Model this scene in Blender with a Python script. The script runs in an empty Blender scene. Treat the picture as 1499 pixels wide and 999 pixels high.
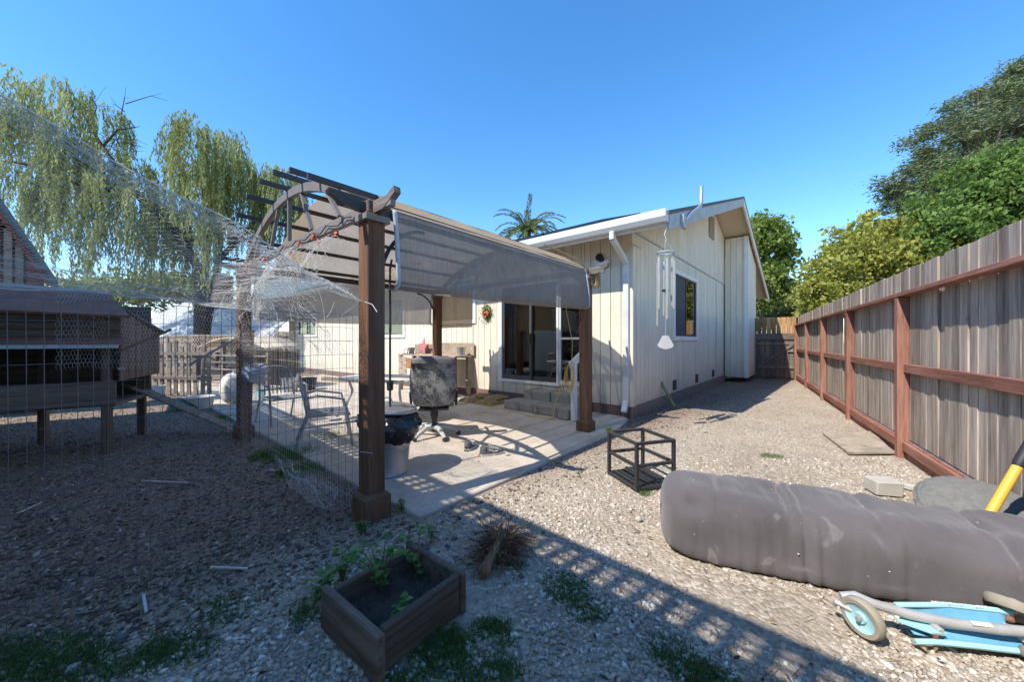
import bpy, math, random
import numpy as np
from mathutils import Vector, Matrix, noise as mnoise
R = math.radians
random.seed(7); rng = np.random.default_rng(7)
S = bpy.context.scene; COL = S.collection
CAMH, F, CX, CY = 1.35, 532.0, 749.5, 499.5

# ------------------------------------------------------------------ camera, sky, sun, exposure
cam = bpy.data.cameras.new('camera'); cam.sensor_width = 36; cam.lens = 36*F/1499
cam.clip_start = .05; cam.clip_end = 1500
co = bpy.data.objects.new('camera', cam); COL.objects.link(co)
co.location = (0, 0, CAMH); co.rotation_euler = (R(90), 0, 0); S.camera = co
VX, VY = .65, .50                                   # ground shadow per metre of height
W = bpy.data.worlds.new('World'); S.world = W; W.use_nodes = True
nt = W.node_tree; bg = nt.nodes['Background']
sky = nt.nodes.new('ShaderNodeTexSky'); sky.sky_type = 'NISHITA'; sky.sun_disc = False
sky.sun_elevation = math.atan(1/math.hypot(VX, VY)); sky.sun_rotation = math.atan2(-VX, -VY)
sky.altitude = 0; sky.air_density = 1.0; sky.dust_density = 0.0; sky.ozone_density = 2.4
hs_ = nt.nodes.new('ShaderNodeHueSaturation'); hs_.inputs['Saturation'].default_value = 1.28; nt.links.new(sky.outputs[0], hs_.inputs['Color']); nt.links.new(hs_.outputs[0], bg.inputs[0]); bg.inputs[1].default_value = .136
sl = bpy.data.lights.new('sun', 'SUN'); sl.energy = 2.9; sl.angle = R(.45); sl.color = (1, .95, .87)
so = bpy.data.objects.new('sun', sl); COL.objects.link(so)
so.rotation_euler = Vector((VX, VY, -1)).to_track_quat('-Z', 'Y').to_euler(); so.location = (-8, -6, 14)
S.view_settings.view_transform = 'Standard'; S.view_settings.look = 'None'
S.view_settings.exposure = 1.22; S.view_settings.gamma = 1

# ------------------------------------------------------------------ helpers
def G(px, py, z=0.0):
    Y = F*(CAMH-z)/(py-CY); return Vector(((px-CX)/F*Y, Y, z))
def PT(px, py, Y): return Vector(((px-CX)/F*Y, Y, CAMH+(CY-py)*Y/F))

class MB:
    def __init__(s): s.v = []; s.f = []
    def add(s, vs, fs):
        o = len(s.v); s.v += [tuple(p) for p in vs]; s.f += [tuple(i+o for i in f) for f in fs]; return s
    def box(s, x0, x1, y0, y1, z0, z1):
        return s.add([(x0,y0,z0),(x1,y0,z0),(x1,y1,z0),(x0,y1,z0),(x0,y0,z1),(x1,y0,z1),(x1,y1,z1),(x0,y1,z1)],
                     [(0,3,2,1),(4,5,6,7),(0,1,5,4),(1,2,6,5),(2,3,7,6),(3,0,4,7)])
    def hexa(s, p):   # 8 points: bottom 4 ccw, top 4
        return s.add(p, [(0,3,2,1),(4,5,6,7),(0,1,5,4),(1,2,6,5),(2,3,7,6),(3,0,4,7)])
    def beam(s, p, q, w, h, up=(0,0,1)):
        p = Vector(p); q = Vector(q); d = (q-p).normalized(); up = Vector(up)
        if abs(d.dot(up)) > .98: up = Vector((1,0,0))
        a = d.cross(up).normalized()*w/2; b = a.normalized().cross(d).normalized()*h/2
        return s.hexa([p-a-b, p+a-b, q+a-b, q-a-b, p-a+b, p+a+b, q+a+b, q-a+b])
    def tube(s, path, r, n=8, caps=True):
        path = [Vector(p) for p in path]; m = len(path)
        rs = r if isinstance(r, (list, tuple)) else [r]*m
        t = (path[1]-path[0]).normalized(); u = t.orthogonal().normalized(); vs = []
        for i, p in enumerate(path):
            t = (path[min(i+1, m-1)]-path[max(i-1, 0)])
            if t.length < 1e-9: t = Vector((0,0,1))
            t.normalize(); u = (u-t*u.dot(t)); u = u.normalized() if u.length > 1e-6 else t.orthogonal().normalized(); w = t.cross(u)
            for k in range(n):
                a = 2*math.pi*k/n; vs.append(p+(u*math.cos(a)+w*math.sin(a))*rs[i])
        fs = [(i*n+k, i*n+(k+1)%n, (i+1)*n+(k+1)%n, (i+1)*n+k) for i in range(m-1) for k in range(n)]
        if caps: fs += [tuple(reversed(range(n))), tuple((m-1)*n+k for k in range(n))]
        return s.add(vs, fs)
    def lathe(s, prof, n=24, c=(0,0,0), M=None):
        vs = []
        for r, z in prof:
            for k in range(n):
                a = 2*math.pi*k/n; p = Vector((r*math.cos(a), r*math.sin(a), z))
                if M: p = M @ p
                vs.append(p+Vector(c))
        m = len(prof); fs = [(i*n+k, i*n+(k+1)%n, (i+1)*n+(k+1)%n, (i+1)*n+k) for i in range(m-1) for k in range(n)]
        if prof[0] == prof[-1]: return s.add(vs, fs)
        if prof[0][0] > 1e-6: fs.append(tuple(reversed(range(n))))
        if prof[-1][0] > 1e-6: fs.append(tuple((m-1)*n+k for k in range(n)))
        return s.add(vs, fs)
    def prism(s, poly, d, fn):   # poly of (a,b); fn(a,b,c) -> point; c from d[0] to d[1]
        n = len(poly)
        return s.add([fn(a,b,d[0]) for a,b in poly]+[fn(a,b,d[1]) for a,b in poly],
                     [tuple(reversed(range(n))), tuple(range(n,2*n))]+[(k,(k+1)%n,n+(k+1)%n,n+k) for k in range(n)])
    def grid(s, fn, nu, nv, wrap=False):
        vs = [fn(i/nu, j/nv) for j in range(nv+1) for i in range(nu if wrap else nu+1)]
        k = nu if wrap else nu+1
        fs = [(j*k+i, j*k+(i+1)%k, (j+1)*k+(i+1)%k, (j+1)*k+i) for j in range(nv) for i in range(nu)]
        return s.add(vs, fs)
    def stone(s, c, r, seed=0, sq=(1,1,1), n=2):
        rr = random.Random(seed); off = Vector((rr.random()*50, rr.random()*50, rr.random()*50)); vs = []; N=10; Mv=6
        for j in range(Mv+1):
            ph = math.pi*j/Mv
            for i in range(N):
                th = 2*math.pi*i/N; d = Vector((math.sin(ph)*math.cos(th), math.sin(ph)*math.sin(th), -math.cos(ph)))
                k = 1+.35*mnoise.noise(d*1.3+off)
                vs.append(Vector(c)+Vector((d.x*sq[0], d.y*sq[1], d.z*sq[2]))*r*k)
        fs = [(j*N+i, j*N+(i+1)%N, (j+1)*N+(i+1)%N, (j+1)*N+i) for j in range(Mv) for i in range(N)]
        return s.add(vs, fs)
    def build(s, name, mat, parent=None, smooth=False, bevel=0, sub=0, angle=40):
        me = bpy.data.meshes.new(name); me.from_pydata(s.v, [], s.f); me.update()
        return link(name, me, mat, parent, smooth, bevel, sub, angle)
def link(name, me, mat, parent=None, smooth=False, bevel=0, sub=0, angle=40):
    if mat and not me.materials: me.materials.append(mat)
    o = bpy.data.objects.new(name, me); COL.objects.link(o)
    if parent: o.parent = parent
    if smooth:
        me.shade_smooth()
        if angle < 180:
            try: me.set_sharp_from_angle(angle=R(angle))
            except Exception: pass
    if bevel:
        m = o.modifiers.new('bevel', 'BEVEL'); m.width = bevel; m.segments = 1; m.limit_method = 'ANGLE'; m.angle_limit = R(50)
    if sub:
        m = o.modifiers.new('sub', 'SUBSURF'); m.levels = sub; m.render_levels = sub
    return o
def tag(o, label=None, cat=None, group=None, kind=None):
    if label: o['label'] = label
    if cat: o['category'] = cat
    if group: o['group'] = group
    if kind: o['kind'] = kind
    return o
def thing(name, label, cat, loc=(0,0,0), rz=0, group=None):
    o = bpy.data.objects.new(name, None); COL.objects.link(o); o.empty_display_size = .1
    o.location = loc; o.rotation_euler = (0,0,rz); return tag(o, label, cat, group)
def np_mesh(name, V, Fc, mat, parent=None, face_attr=None, smooth=False):
    V = np.asarray(V, np.float32); Fc = np.asarray(Fc, np.int32); k = Fc.shape[1]
    me = bpy.data.meshes.new(name); me.vertices.add(len(V)); me.vertices.foreach_set('co', V.ravel())
    me.loops.add(Fc.size); me.loops.foreach_set('vertex_index', Fc.ravel())
    me.polygons.add(len(Fc)); me.polygons.foreach_set('loop_start', np.arange(0, Fc.size, k, dtype=np.int32))
    if face_attr is not None:
        a = me.attributes.new('rnd', 'FLOAT', 'FACE'); a.data.foreach_set('value', np.asarray(face_attr, np.float32))
    me.update(calc_edges=True); me.validate()
    o = link(name, me, mat, parent)
    if smooth: me.shade_smooth()
    return o
def rotz(a): return Matrix.Rotation(a, 4, 'Z')

# ------------------------------------------------------------------ materials
class NM:
    def __init__(s, name):
        s.m = bpy.data.materials.new(name); s.m.use_nodes = True; s.t = s.m.node_tree
        s.b = s.t.nodes['Principled BSDF']; s.out = s.t.nodes['Material Output']
    def n(s, typ, **kw):
        x = s.t.nodes.new(typ)
        for k, v in kw.items():
            if k.startswith('i_'): x.inputs[k[2:].replace('_', ' ')].default_value = v
            else: setattr(x, k, v)
        return x
    def l(s, a, b): s.t.links.new(a, b)
    def coord(s, kind='Object', scale=(1,1,1), rnd=True):
        tc = s.n('ShaderNodeTexCoord'); mp = s.n('ShaderNodeMapping'); mp.inputs['Scale'].default_value = scale
        s.l(tc.outputs[kind], mp.inputs['Vector'])
        if rnd:
            oi = s.n('ShaderNodeObjectInfo'); mu = s.n('ShaderNodeMath', operation='MULTIPLY'); mu.inputs[1].default_value = 37.0
            s.l(oi.outputs['Random'], mu.inputs[0]); s.l(mu.outputs[0], mp.inputs['Location'])
        return mp.outputs[0]
    def noise(s, vec, scale, detail=4, rough=.6, dist=0):
        x = s.n('ShaderNodeTexNoise'); x.inputs['Scale'].default_value = scale; x.inputs['Detail'].default_value = detail
        x.inputs['Roughness'].default_value = rough; x.inputs['Distortion'].default_value = dist
        if vec is not None: s.l(vec, x.inputs['Vector'])
        return x.outputs[0]
    def ramp(s, fac, stops):
        x = s.n('ShaderNodeValToRGB'); e = x.color_ramp.elements
        while len(e) < len(stops): e.new(.5)
        for k, (p, c) in enumerate(stops):
            e[k].position = p; e[k].color = (*c, 1) if len(c) == 3 else c
        s.l(fac, x.inputs[0]); return x.outputs[0]
    def mix(s, fac, a, b, mode='MIX'):
        x = s.n('ShaderNodeMix', data_type='RGBA', blend_type=mode)
        for sock, v in ((x.inputs[0], fac), (x.inputs[6], a), (x.inputs[7], b)):
            if isinstance(v, (int, float)): sock.default_value = v
            elif isinstance(v, tuple): sock.default_value = (*v, 1)
            else: s.l(v, sock)
        return x.outputs[2]
    def vary(s, col, amt=.25):
        oi = s.n('ShaderNodeObjectInfo'); mr = s.n('ShaderNodeMapRange'); mr.inputs[3].default_value = 1-amt; mr.inputs[4].default_value = 1+amt
        s.l(oi.outputs['Random'], mr.inputs[0])
        hs = s.n('ShaderNodeHueSaturation'); s.l(col, hs.inputs['Color']); s.l(mr.outputs[0], hs.inputs['Value']); return hs.outputs[0]
    def bump(s, h, strength=.3, dist=.01):
        x = s.n('ShaderNodeBump'); x.inputs['Strength'].default_value = strength; x.inputs['Distance'].default_value = dist
        s.l(h, x.inputs['Height']); s.l(x.outputs[0], s.b.inputs['Normal']); return x
    def fin(s, col=None, rough=.8, metal=0, spec=None):
        if col is not None:
            if isinstance(col, tuple): s.b.inputs['Base Color'].default_value = (*col, 1)
            else: s.l(col, s.b.inputs['Base Color'])
        s.b.inputs['Roughness'].default_value = rough; s.b.inputs['Metallic'].default_value = metal
        if spec is not None: s.b.inputs['Specular IOR Level'].default_value = spec
        return s.m
def wood(name, c0, c1, c2, axis='Z', rough=.85, vary=.25, knots=True, fine=70, bump=.35):
    N = NM(name); k = {'X': (.06,1,1), 'Y': (1,.06,1), 'Z': (1,1,.06)}[axis]
    v = N.coord('Object', k); a = N.noise(v, 14, 6, .7, .6); b = N.noise(v, fine, 3, .6)
    col = N.ramp(a, [(.28, c0), (.5, c1), (.72, c2)]); dk = N.ramp(b, [(.35, (.55,)*3), (.55, (1,)*3)])
    col = N.mix(.55, col, dk, 'MULTIPLY')
    st = N.noise(N.coord('Object', tuple(x*.5+.2 for x in k)), 2.2, 3, .6); col = N.mix(.6, col, N.ramp(st, [(.3, (.55,.52,.5)), (.62, (1.08,1.06,1.05))]), 'MULTIPLY')
    if knots:
        vo = N.n('ShaderNodeTexVoronoi'); vo.inputs['Scale'].default_value = 3.2; N.l(N.coord('Object', tuple(1 if q > .5 else .45 for q in k)), vo.inputs['Vector']); col = N.mix(N.ramp(vo.outputs['Distance'], [(.03, (.85,)*3), (.075, (0,)*3)]), col, tuple(q*.45 for q in c0))
    N.bump(b, bump, .006); return N.fin(N.vary(col, vary), rough, spec=.25)
def paint(name, c, dirt=(.6,.55,.48), amt=.3, scale=3, rough=.6, vary=.03, bump=.1, metal=0, stretch=(1,1,1)):
    N = NM(name); v = N.coord('Object', stretch); a = N.noise(v, scale, 6, .7); f = N.ramp(a, [(.4, (0,)*3), (.75, (amt,)*3)])
    col = N.mix(f, c, tuple(x*y for x, y in zip(c, dirt))); b = N.noise(v, scale*25, 2, .5); N.bump(b, bump, .003)
    return N.fin(N.vary(col, vary), rough, metal)
def plain(name, c, rough=.6, metal=0, **k): return paint(name, c, amt=.35, scale=9, rough=rough, metal=metal, vary=.05, **k)
def stuffmat(name, stops, rough=.85, transl=0, hue=None):
    N = NM(name); at = N.n('ShaderNodeAttribute', attribute_name='rnd'); col = N.ramp(at.outputs['Fac'], stops)
    N.fin(col, rough, spec=.2)
    if transl:
        tr = N.n('ShaderNodeBsdfTranslucent'); N.l(col, tr.inputs[0]); mx = N.n('ShaderNodeMixShader'); mx.inputs[0].default_value = transl
        N.l(N.b.outputs[0], mx.inputs[1]); N.l(tr.outputs[0], mx.inputs[2]); N.l(mx.outputs[0], N.out.inputs[0])
    return N.m
M = {}
M['fence'] = wood('weathered_fence', (.2,.155,.125), (.40,.335,.275), (.56,.49,.415), 'Z', vary=.26)
M['fence_red'] = wood('red_stained_wood', (.2,.08,.055), (.34,.15,.105), (.44,.235,.18), 'X', vary=.1)
M['fence_redz'] = wood('red_stained_post', (.2,.085,.06), (.35,.165,.115), (.45,.255,.195), 'Z', vary=.1)
M['cedar'] = wood('new_cedar', (.30,.15,.06), (.44,.24,.10), (.56,.36,.18), 'Z', vary=.2)
M['gate'] = wood('old_gate_boards', (.10,.075,.06), (.2,.16,.13), (.3,.25,.21), 'Z', vary=.2)
M['gatex'] = wood('old_gate_rails', (.12,.09,.07), (.22,.18,.15), (.32,.27,.23), 'X', vary=.15)
M['post'] = wood('pergola_brown', (.135,.066,.038), (.2,.105,.062), (.27,.15,.092), 'Z', vary=.08, fine=90)
M['pbeam'] = wood('pergola_grey_brown', (.12,.092,.078), (.19,.155,.135), (.27,.235,.215), 'Y', vary=.1)
M['dark_metal'] = plain('dark_brown_metal', (.045,.034,.03), .5)
M['grey_metal'] = plain('grey_brown_arch_metal', (.2,.175,.16), .55)
M['white_tr'] = paint('white_trim', (.74,.74,.72), (.72,.66,.58), .45, 5, .55)
M['gutter'] = paint('white_gutter', (.66,.67,.66), (.66,.62,.56), .5, 4, .4, stretch=(1,.2,1))
def siding():
    N = NM('cream_siding'); v = N.coord('Object', (1,1,.35)); a = N.noise(v, 3.5, 6, .7); f = N.ramp(a, [(.4, (0,)*3), (.75, (.6,)*3)])
    col = N.mix(f, (.73,.66,.53), (.47,.41,.325)); sp = N.n('ShaderNodeTexCoord'); sx = N.n('ShaderNodeSeparateXYZ'); N.l(sp.outputs['Object'], sx.inputs[0])
    mr = N.n('ShaderNodeMapRange'); mr.inputs[1].default_value = .2; mr.inputs[2].default_value = .75; mr.inputs[3].default_value = .55; mr.inputs[4].default_value = 0
    N.l(sx.outputs[2], mr.inputs[0]); mu = N.n('ShaderNodeMath', operation='MULTIPLY'); N.l(mr.outputs[0], mu.inputs[0]); N.l(N.noise(N.coord('Object'), 6, 5, .7), mu.inputs[1])
    col = N.mix(mu.outputs[0], col, (.34,.27,.2)); b = N.noise(N.coord('Object', (1,1,.04)), 90, 3, .6); N.bump(b, .25, .003)
    return N.fin(N.vary(col, .05), .75, spec=.3)
M['siding'] = siding()
M['found'] = paint('red_brown_foundation', (.17,.105,.095), (.6,.55,.5), .6, 6, .85)
M['found2'] = paint('grey_foundation', (.23,.185,.165), (.6,.55,.5), .6, 6, .9)
M['concrete'] = paint('step_concrete', (.30,.28,.25), (.5,.48,.46), .8, 7, .9, bump=.3)
M['soffit'] = paint('soffit_tan', (.60,.50,.36), (.8,.75,.7), .3, 2, .8)
M['fascia'] = paint('weathered_fascia', (.45,.47,.47), (.55,.55,.55), .8, 7, .75)
M['shingle'] = paint('roof_shingle', (.12,.13,.125), (.6,.6,.6), .6, 20, .95, bump=.6)
M['solar'] = plain('solar_glass', (.012,.016,.028), .15)
M['black'] = plain('black_plastic', (.015,.015,.016), .45)
M['blackm'] = plain('black_metal', (.03,.03,.032), .5)
M['steel'] = paint('dull_steel', (.5,.5,.49), (.7,.65,.6), .5, 8, .4, metal=.6)
M['galv'] = paint('galvanised', (.46,.48,.49), (.6,.6,.58), .7, 7, .42, metal=.75, stretch=(1,1,.25))
M['chrome_tube'] = plain('chime_tube', (.52,.5,.46), .35, .5)
M['wire'] = plain('galvanised_wire', (.74,.73,.7), .5, .1)
M['wire_dk'] = plain('dull_wire', (.2,.21,.25), .5, .5)
M['aluwin'] = plain('dark_window_frame', (.06,.055,.05), .5)
def glass(name, tint, refl=.12, op=.5):
    N = NM(name); tr = N.n('ShaderNodeBsdfTransparent'); tr.inputs[0].default_value = (*tint, 1); gl = N.n('ShaderNodeBsdfGlossy'); gl.inputs['Roughness'].default_value = .02
    gl.inputs[0].default_value = (.9,.95,.95,1); fr = N.n('ShaderNodeFresnel'); fr.inputs[0].default_value = 1.5; ad = N.n('ShaderNodeMath', operation='ADD'); ad.inputs[1].default_value = refl; ad.use_clamp = True
    N.l(fr.outputs[0], ad.inputs[0]); mx = N.n('ShaderNodeMixShader'); N.l(ad.outputs[0], mx.inputs[0]); N.l(tr.outputs[0], mx.inputs[1]); N.l(gl.outputs[0], mx.inputs[2]); N.l(mx.outputs[0], N.out.inputs[0]); return N.m
M['glass'] = glass('window_glass', (.5,.55,.53), .1)
M['screen'] = plain('insect_screen', (.05,.055,.065), .7)
M['curtain'] = paint('pale_green_curtain', (.42,.5,.42), (.8,.8,.8), .3, 4, .9)
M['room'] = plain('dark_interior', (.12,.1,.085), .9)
def cloth_shade(name, c, alpha, stripe=True):
    N = NM(name); v = N.coord('Object', (1,1,.06), False); a = N.noise(v, 60, 3, .6); big = N.noise(N.coord('Object', (1,1,1), False), 2.5, 4, .6)
    col = N.mix(N.ramp(a, [(.3, (.0,)*3), (.7, (.55,)*3)]), c, tuple(min(1, x*1.55) for x in c)); col = N.mix(.5, col, N.ramp(big, [(.3, (.75,.72,.7)), (.65, (1.05,1.05,1.05))]), 'MULTIPLY')
    N.fin(col, .85, spec=.15); tl = N.n('ShaderNodeBsdfTranslucent'); N.l(col, tl.inputs[0]); m1 = N.n('ShaderNodeMixShader'); m1.inputs[0].default_value = .4
    N.l(N.b.outputs[0], m1.inputs[1]); N.l(tl.outputs[0], m1.inputs[2]); tr = N.n('ShaderNodeBsdfTransparent'); m2 = N.n('ShaderNodeMixShader'); m2.inputs[0].default_value = alpha
    N.l(m1.outputs[0], m2.inputs[1]); N.l(tr.outputs[0], m2.inputs[2]); N.l(m2.outputs[0], N.out.inputs[0]); return N.m
M['shade'] = cloth_shade('shade_cloth', (.46,.35,.235), .08)
M['flap'] = cloth_shade('side_shade_cloth', (.30,.275,.25), .15)
M['hem'] = plain('cloth_hem', (.45,.47,.5), .9)
def mattress_mat():
    N = NM('futon_cloth'); v = N.coord('Object', (1,1,1), False); a = N.noise(v, 2.2, 5, .6); fade = N.ramp(a, [(.3, (.085,.075,.076)), (.7, (.135,.118,.119))])
    st = N.noise(v, 5.5, 3, .5, .3); col = N.mix(N.ramp(st, [(.66, (0,)*3), (.69, (.24,)*3), (.78, (.1,)*3)]), fade, (.36,.33,.31)); sp = N.noise(v, 38, 2, .5); col = N.mix(N.ramp(sp, [(.74, (0,)*3), (.78, (.6,)*3)]), col, (.45,.42,.38))
    w = N.noise(v, 350, 2, .6); wr = N.noise(N.coord('Object', (1,.25,.25), False), 26, 3, .55); s2 = N.n('ShaderNodeMath', operation='MULTIPLY_ADD'); N.l(wr, s2.inputs[0]); s2.inputs[1].default_value = 2.2; N.l(w, s2.inputs[2])
    N.bump(s2.outputs[0], .6, .006); N.b.inputs['Sheen Weight'].default_value = .25; return N.fin(col, .95, spec=.1)
M['futon'] = mattress_mat()
M['blue'] = paint('sky_blue_plastic', (.12,.34,.5), (1.6,1.25,1.1), .8, 14, .55)
M['pale_blue'] = paint('pale_blue_plastic', (.36,.62,.66), (.8,.7,.6), .5, 8, .5)
M['rubber_tan'] = paint('tan_rubber', (.33,.29,.22), (.6,.55,.5), .6, 10, .8)
M['silver_paint'] = paint('scuffed_silver', (.48,.48,.47), (.6,.5,.4), .6, 9, .45, metal=.2)
M['yellow'] = paint('yellow_fibreglass', (.78,.46,.06), (.8,.7,.6), .4, 8, .5)
M['rope'] = plain('yellow_rope', (.58,.42,.1), .8)
M['rope_tan'] = wood('tan_rope', (.3,.21,.1), (.45,.33,.16), (.55,.43,.25), 'X')
M['planter'] = wood('planter_board', (.09,.064,.048), (.175,.13,.1), (.29,.235,.19), 'X', vary=.15)
M['soil'] = paint('potting_soil', (.085,.066,.052), (.5,.5,.5), .6, 30, .95, bump=.8)
M['old_wood'] = wood('old_grey_plank', (.14,.11,.085), (.26,.21,.165), (.38,.32,.26), 'X', vary=.2)
M['coop_wood'] = wood('dark_coop_board', (.085,.066,.053), (.165,.13,.104), (.25,.205,.17), 'X', vary=.2)
M['coop_woodz'] = wood('coop_leg', (.095,.07,.055), (.18,.135,.102), (.27,.22,.18), 'Z', vary=.2)
M['coop_roof'] = paint('red_brown_roofing', (.33,.185,.145), (.55,.5,.5), .8, 9, .9, bump=.5)
M['tin'] = paint('pale_blue_tin', (.5,.6,.66), (.6,.6,.6), .5, 8, .5, metal=.3)
M['bench_orange'] = wood('orange_ply', (.28,.11,.035), (.42,.19,.06), (.5,.26,.1), 'X', vary=.1)
M['osb'] = wood('rough_osb', (.16,.08,.035), (.32,.18,.09), (.45,.29,.16), 'X', vary=.1, fine=25)
M['bench'] = wood('bench_plank', (.26,.19,.13), (.40,.31,.23), (.52,.43,.34), 'X', vary=.2)
M['burlap'] = paint('brown_cushion', (.27,.18,.085), (.65,.6,.55), .7, 9, .95, bump=.4)
def vinyl():
    N = NM('cracked_grey_vinyl'); v = N.coord('Object', (1,1,1), False); a = N.noise(v, 75, 4, .75); b = N.noise(v, 4.5, 4, .65); sm = N.n('ShaderNodeMath', operation='ADD'); N.l(a, sm.inputs[0]); N.l(b, sm.inputs[1])
    col = N.ramp(sm.outputs[0], [(.40, (.045,.045,.047)), (.495, (.09,.088,.085)), (.515, (.34,.33,.31)), (.7, (.42,.41,.39))]); 
    for e in col.node.color_ramp.elements: pass
    mr = N.n('ShaderNodeMath', operation='MULTIPLY'); mr.inputs[1].default_value = .5; N.l(sm.outputs[0], mr.inputs[0]); N.l(mr.outputs[0], col.node.inputs[0])
    N.bump(a, .4, .004); return N.fin(col, .7)
M['vinyl'] = vinyl()
M['vinyl_dk'] = plain('faded_purple_vinyl', (.16,.15,.165), .65)
M['chair_metal'] = paint('grey_chair_metal', (.30,.31,.32), (.6,.55,.5), .6, 9, .5, metal=.3)
M['white_pl'] = paint('dirty_white_plastic', (.62,.61,.58), (.6,.55,.45), .6, 6, .6)
M['bag'] = plain('bin_bag', (.012,.012,.014), .22)
M['shoe_g'] = paint('grey_shoe', (.1,.1,.105), (.6,.6,.6), .4, 12, .85)
M['shoe_w'] = paint('shoe_white', (.5,.485,.455), (.7,.65,.55), .5, 10, .8)
M['orange'] = plain('orange_sole', (.55,.25,.05), .7)
M['root'] = wood('pale_root', (.2,.11,.055), (.36,.23,.12), (.5,.36,.21), 'Y', vary=.15)
M['root_fine'] = stuffmat('fine_roots', [(0, (.07,.04,.028)), (.6, (.19,.095,.06)), (1, (.36,.2,.12))])
M['block'] = paint('pale_concrete', (.46,.43,.38), (.7,.66,.6), .6, 9, .95, bump=.4)
M['dusty'] = paint('dusty_grey_rubber', (.19,.185,.17), (.55,.55,.55), .8, 26, .9, bump=.5)
M['ply'] = paint('dirty_plywood', (.42,.34,.25), (.33,.38,.42), .95, 7, .9)
M['tarp'] = paint('white_tarp', (.5,.5,.5), (.66,.66,.68), .8, 6, .6, bump=.3)
M['tree_bark'] = wood('bark', (.06,.045,.035), (.12,.09,.07), (.18,.14,.11), 'Z')
M['leaf_green'] = stuffmat('leaf_green', [(0, (.045,.085,.018)), (.5, (.12,.2,.04)), (1, (.25,.33,.085))], .6, .35)
M['leaf_yellow'] = stuffmat('leaf_yellow_green', [(0, (.12,.14,.028)), (.5, (.29,.3,.055)), (.9, (.45,.41,.1)), (1, (.48,.3,.08))], .6, .35)
M['leaf_light'] = stuffmat('leaf_light_green', [(0, (.08,.12,.024)), (.5, (.18,.25,.05)), (1, (.34,.36,.1))], .6, .35)
M['leaf_dark'] = stuffmat('leaf_conifer', [(0, (.05,.075,.035)), (.5, (.12,.155,.07)), (1, (.25,.28,.13))], .7, .2)
M['leaf_willow'] = stuffmat('leaf_willow', [(0, (.15,.18,.065)), (.5, (.31,.345,.13)), (1, (.49,.505,.24))], .6, .5)
M['leaf_palm'] = stuffmat('leaf_palm', [(0, (.04,.065,.015)), (.5, (.1,.135,.03)), (1, (.28,.25,.08))], .5, .25)
M['grass'] = stuffmat('grass_blade', [(0, (.055,.105,.03)), (.5, (.115,.205,.06)), (1, (.26,.32,.12))], .7, .3)
M['weed'] = stuffmat('weed_leaf', [(0, (.07,.16,.04)), (.6, (.13,.27,.07)), (1, (.22,.36,.11))], .5, .3)
M['stem'] = plain('green_stem', (.12,.17,.06), .7)
M['lamp_or'] = plain('orange_flower_light', (.62,.13,.06), .5)
M['red_star'] = plain('faded_red_star', (.5,.16,.16), .6)
M['green_pl'] = plain('dark_green_plastic', (.01,.09,.07), .5)
M['blue_bag'] = paint('faded_blue_sack', (.3,.36,.46), (.7,.7,.7), .5, 8, .8)
M['red_barn'] = wood('barn_red', (.12,.03,.02), (.22,.06,.04), (.3,.1,.07), 'X', vary=.15)
M['sack'] = paint('white_feed_sack', (.6,.58,.53), (.6,.5,.4), .6, 7, .8)

# ------------------------------------------------------------------ ground and patio
def ground_mat():
    N = NM('gravel_ground'); v = N.coord('Object', (1,1,1), False)
    vo = N.n('ShaderNodeTexVoronoi'); vo.inputs['Scale'].default_value = 48; N.l(v, vo.inputs['Vector'])
    sep = N.n('ShaderNodeSeparateColor'); N.l(vo.outputs['Color'], sep.inputs[0])
    peb = N.ramp(sep.outputs[0], [(0, (.22,.185,.145)), (.35, (.34,.285,.225)), (.75, (.47,.40,.315)), (1, (.6,.53,.44))])
    big = N.noise(v, .9, 5, .6); dirt = N.noise(v, 3.2, 6, .7)
    dcol = N.ramp(N.noise(v, 25, 5, .7), [(.3, (.27,.22,.165)), (.7, (.43,.355,.27))])
    grav = N.mix(N.ramp(dirt, [(.42, (.15,)*3), (.62, (.85,)*3)]), peb, dcol)
    grav = N.mix(.5, grav, N.ramp(big, [(.3, (.72,.69,.66)), (.65, (1.1,1.08,1.05))]), 'MULTIPLY')
    # dark litter of the hen run: its edge follows the wire fence, broken by noise
    sx = N.n('ShaderNodeSeparateXYZ'); N.l(v, sx.inputs[0])
    a = N.n('ShaderNodeMath', operation='MULTIPLY_ADD'); N.l(sx.outputs[0], a.inputs[0]); a.inputs[1].default_value = -.66; a.inputs[2].default_value = -2.6
    b = N.n('ShaderNodeMath', operation='MULTIPLY_ADD'); N.l(sx.outputs[1], b.inputs[0]); b.inputs[1].default_value = .72; N.l(a.outputs[0], b.inputs[2])
    c = N.n('ShaderNodeMath', operation='MULTIPLY_ADD'); N.l(big, c.inputs[0]); c.inputs[1].default_value = 1.4; N.l(b.outputs[0], c.inputs[2])
    mask = N.n('ShaderNodeMapRange'); mask.inputs[1].default_value = .35; mask.inputs[2].default_value = 1.1; N.l(c.outputs[0], mask.inputs[0])
    run = N.ramp(N.noise(v, 30, 6, .75), [(.3, (.1,.072,.052)), (.52, (.23,.17,.128)), (.72, (.42,.335,.265))])
    col = N.mix(mask.outputs[0], grav, run)
    h = N.n('ShaderNodeMath', operation='MULTIPLY_ADD'); N.l(vo.outputs['Distance'], h.inputs[0]); h.inputs[1].default_value = -1.2; N.l(N.noise(v, 9, 5, .7), h.inputs[2])
    N.bump(h.outputs[0], .6, .012); return N.fin(col, .95, spec=.15)
def zg(x, y):
    return .018*mnoise.noise(Vector((x*.9, y*.9, 0)))+.008*mnoise.noise(Vector((x*3.1, y*3.1, 4)))-.012
b = MB()
xs = [-300,-60,-25]+[ -14+.25*i for i in range(105)]+[18,30,70,300]; ys = [-300,-40,-8]+[-1+.25*i for i in range(69)]+[22,40,90,300]
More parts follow.
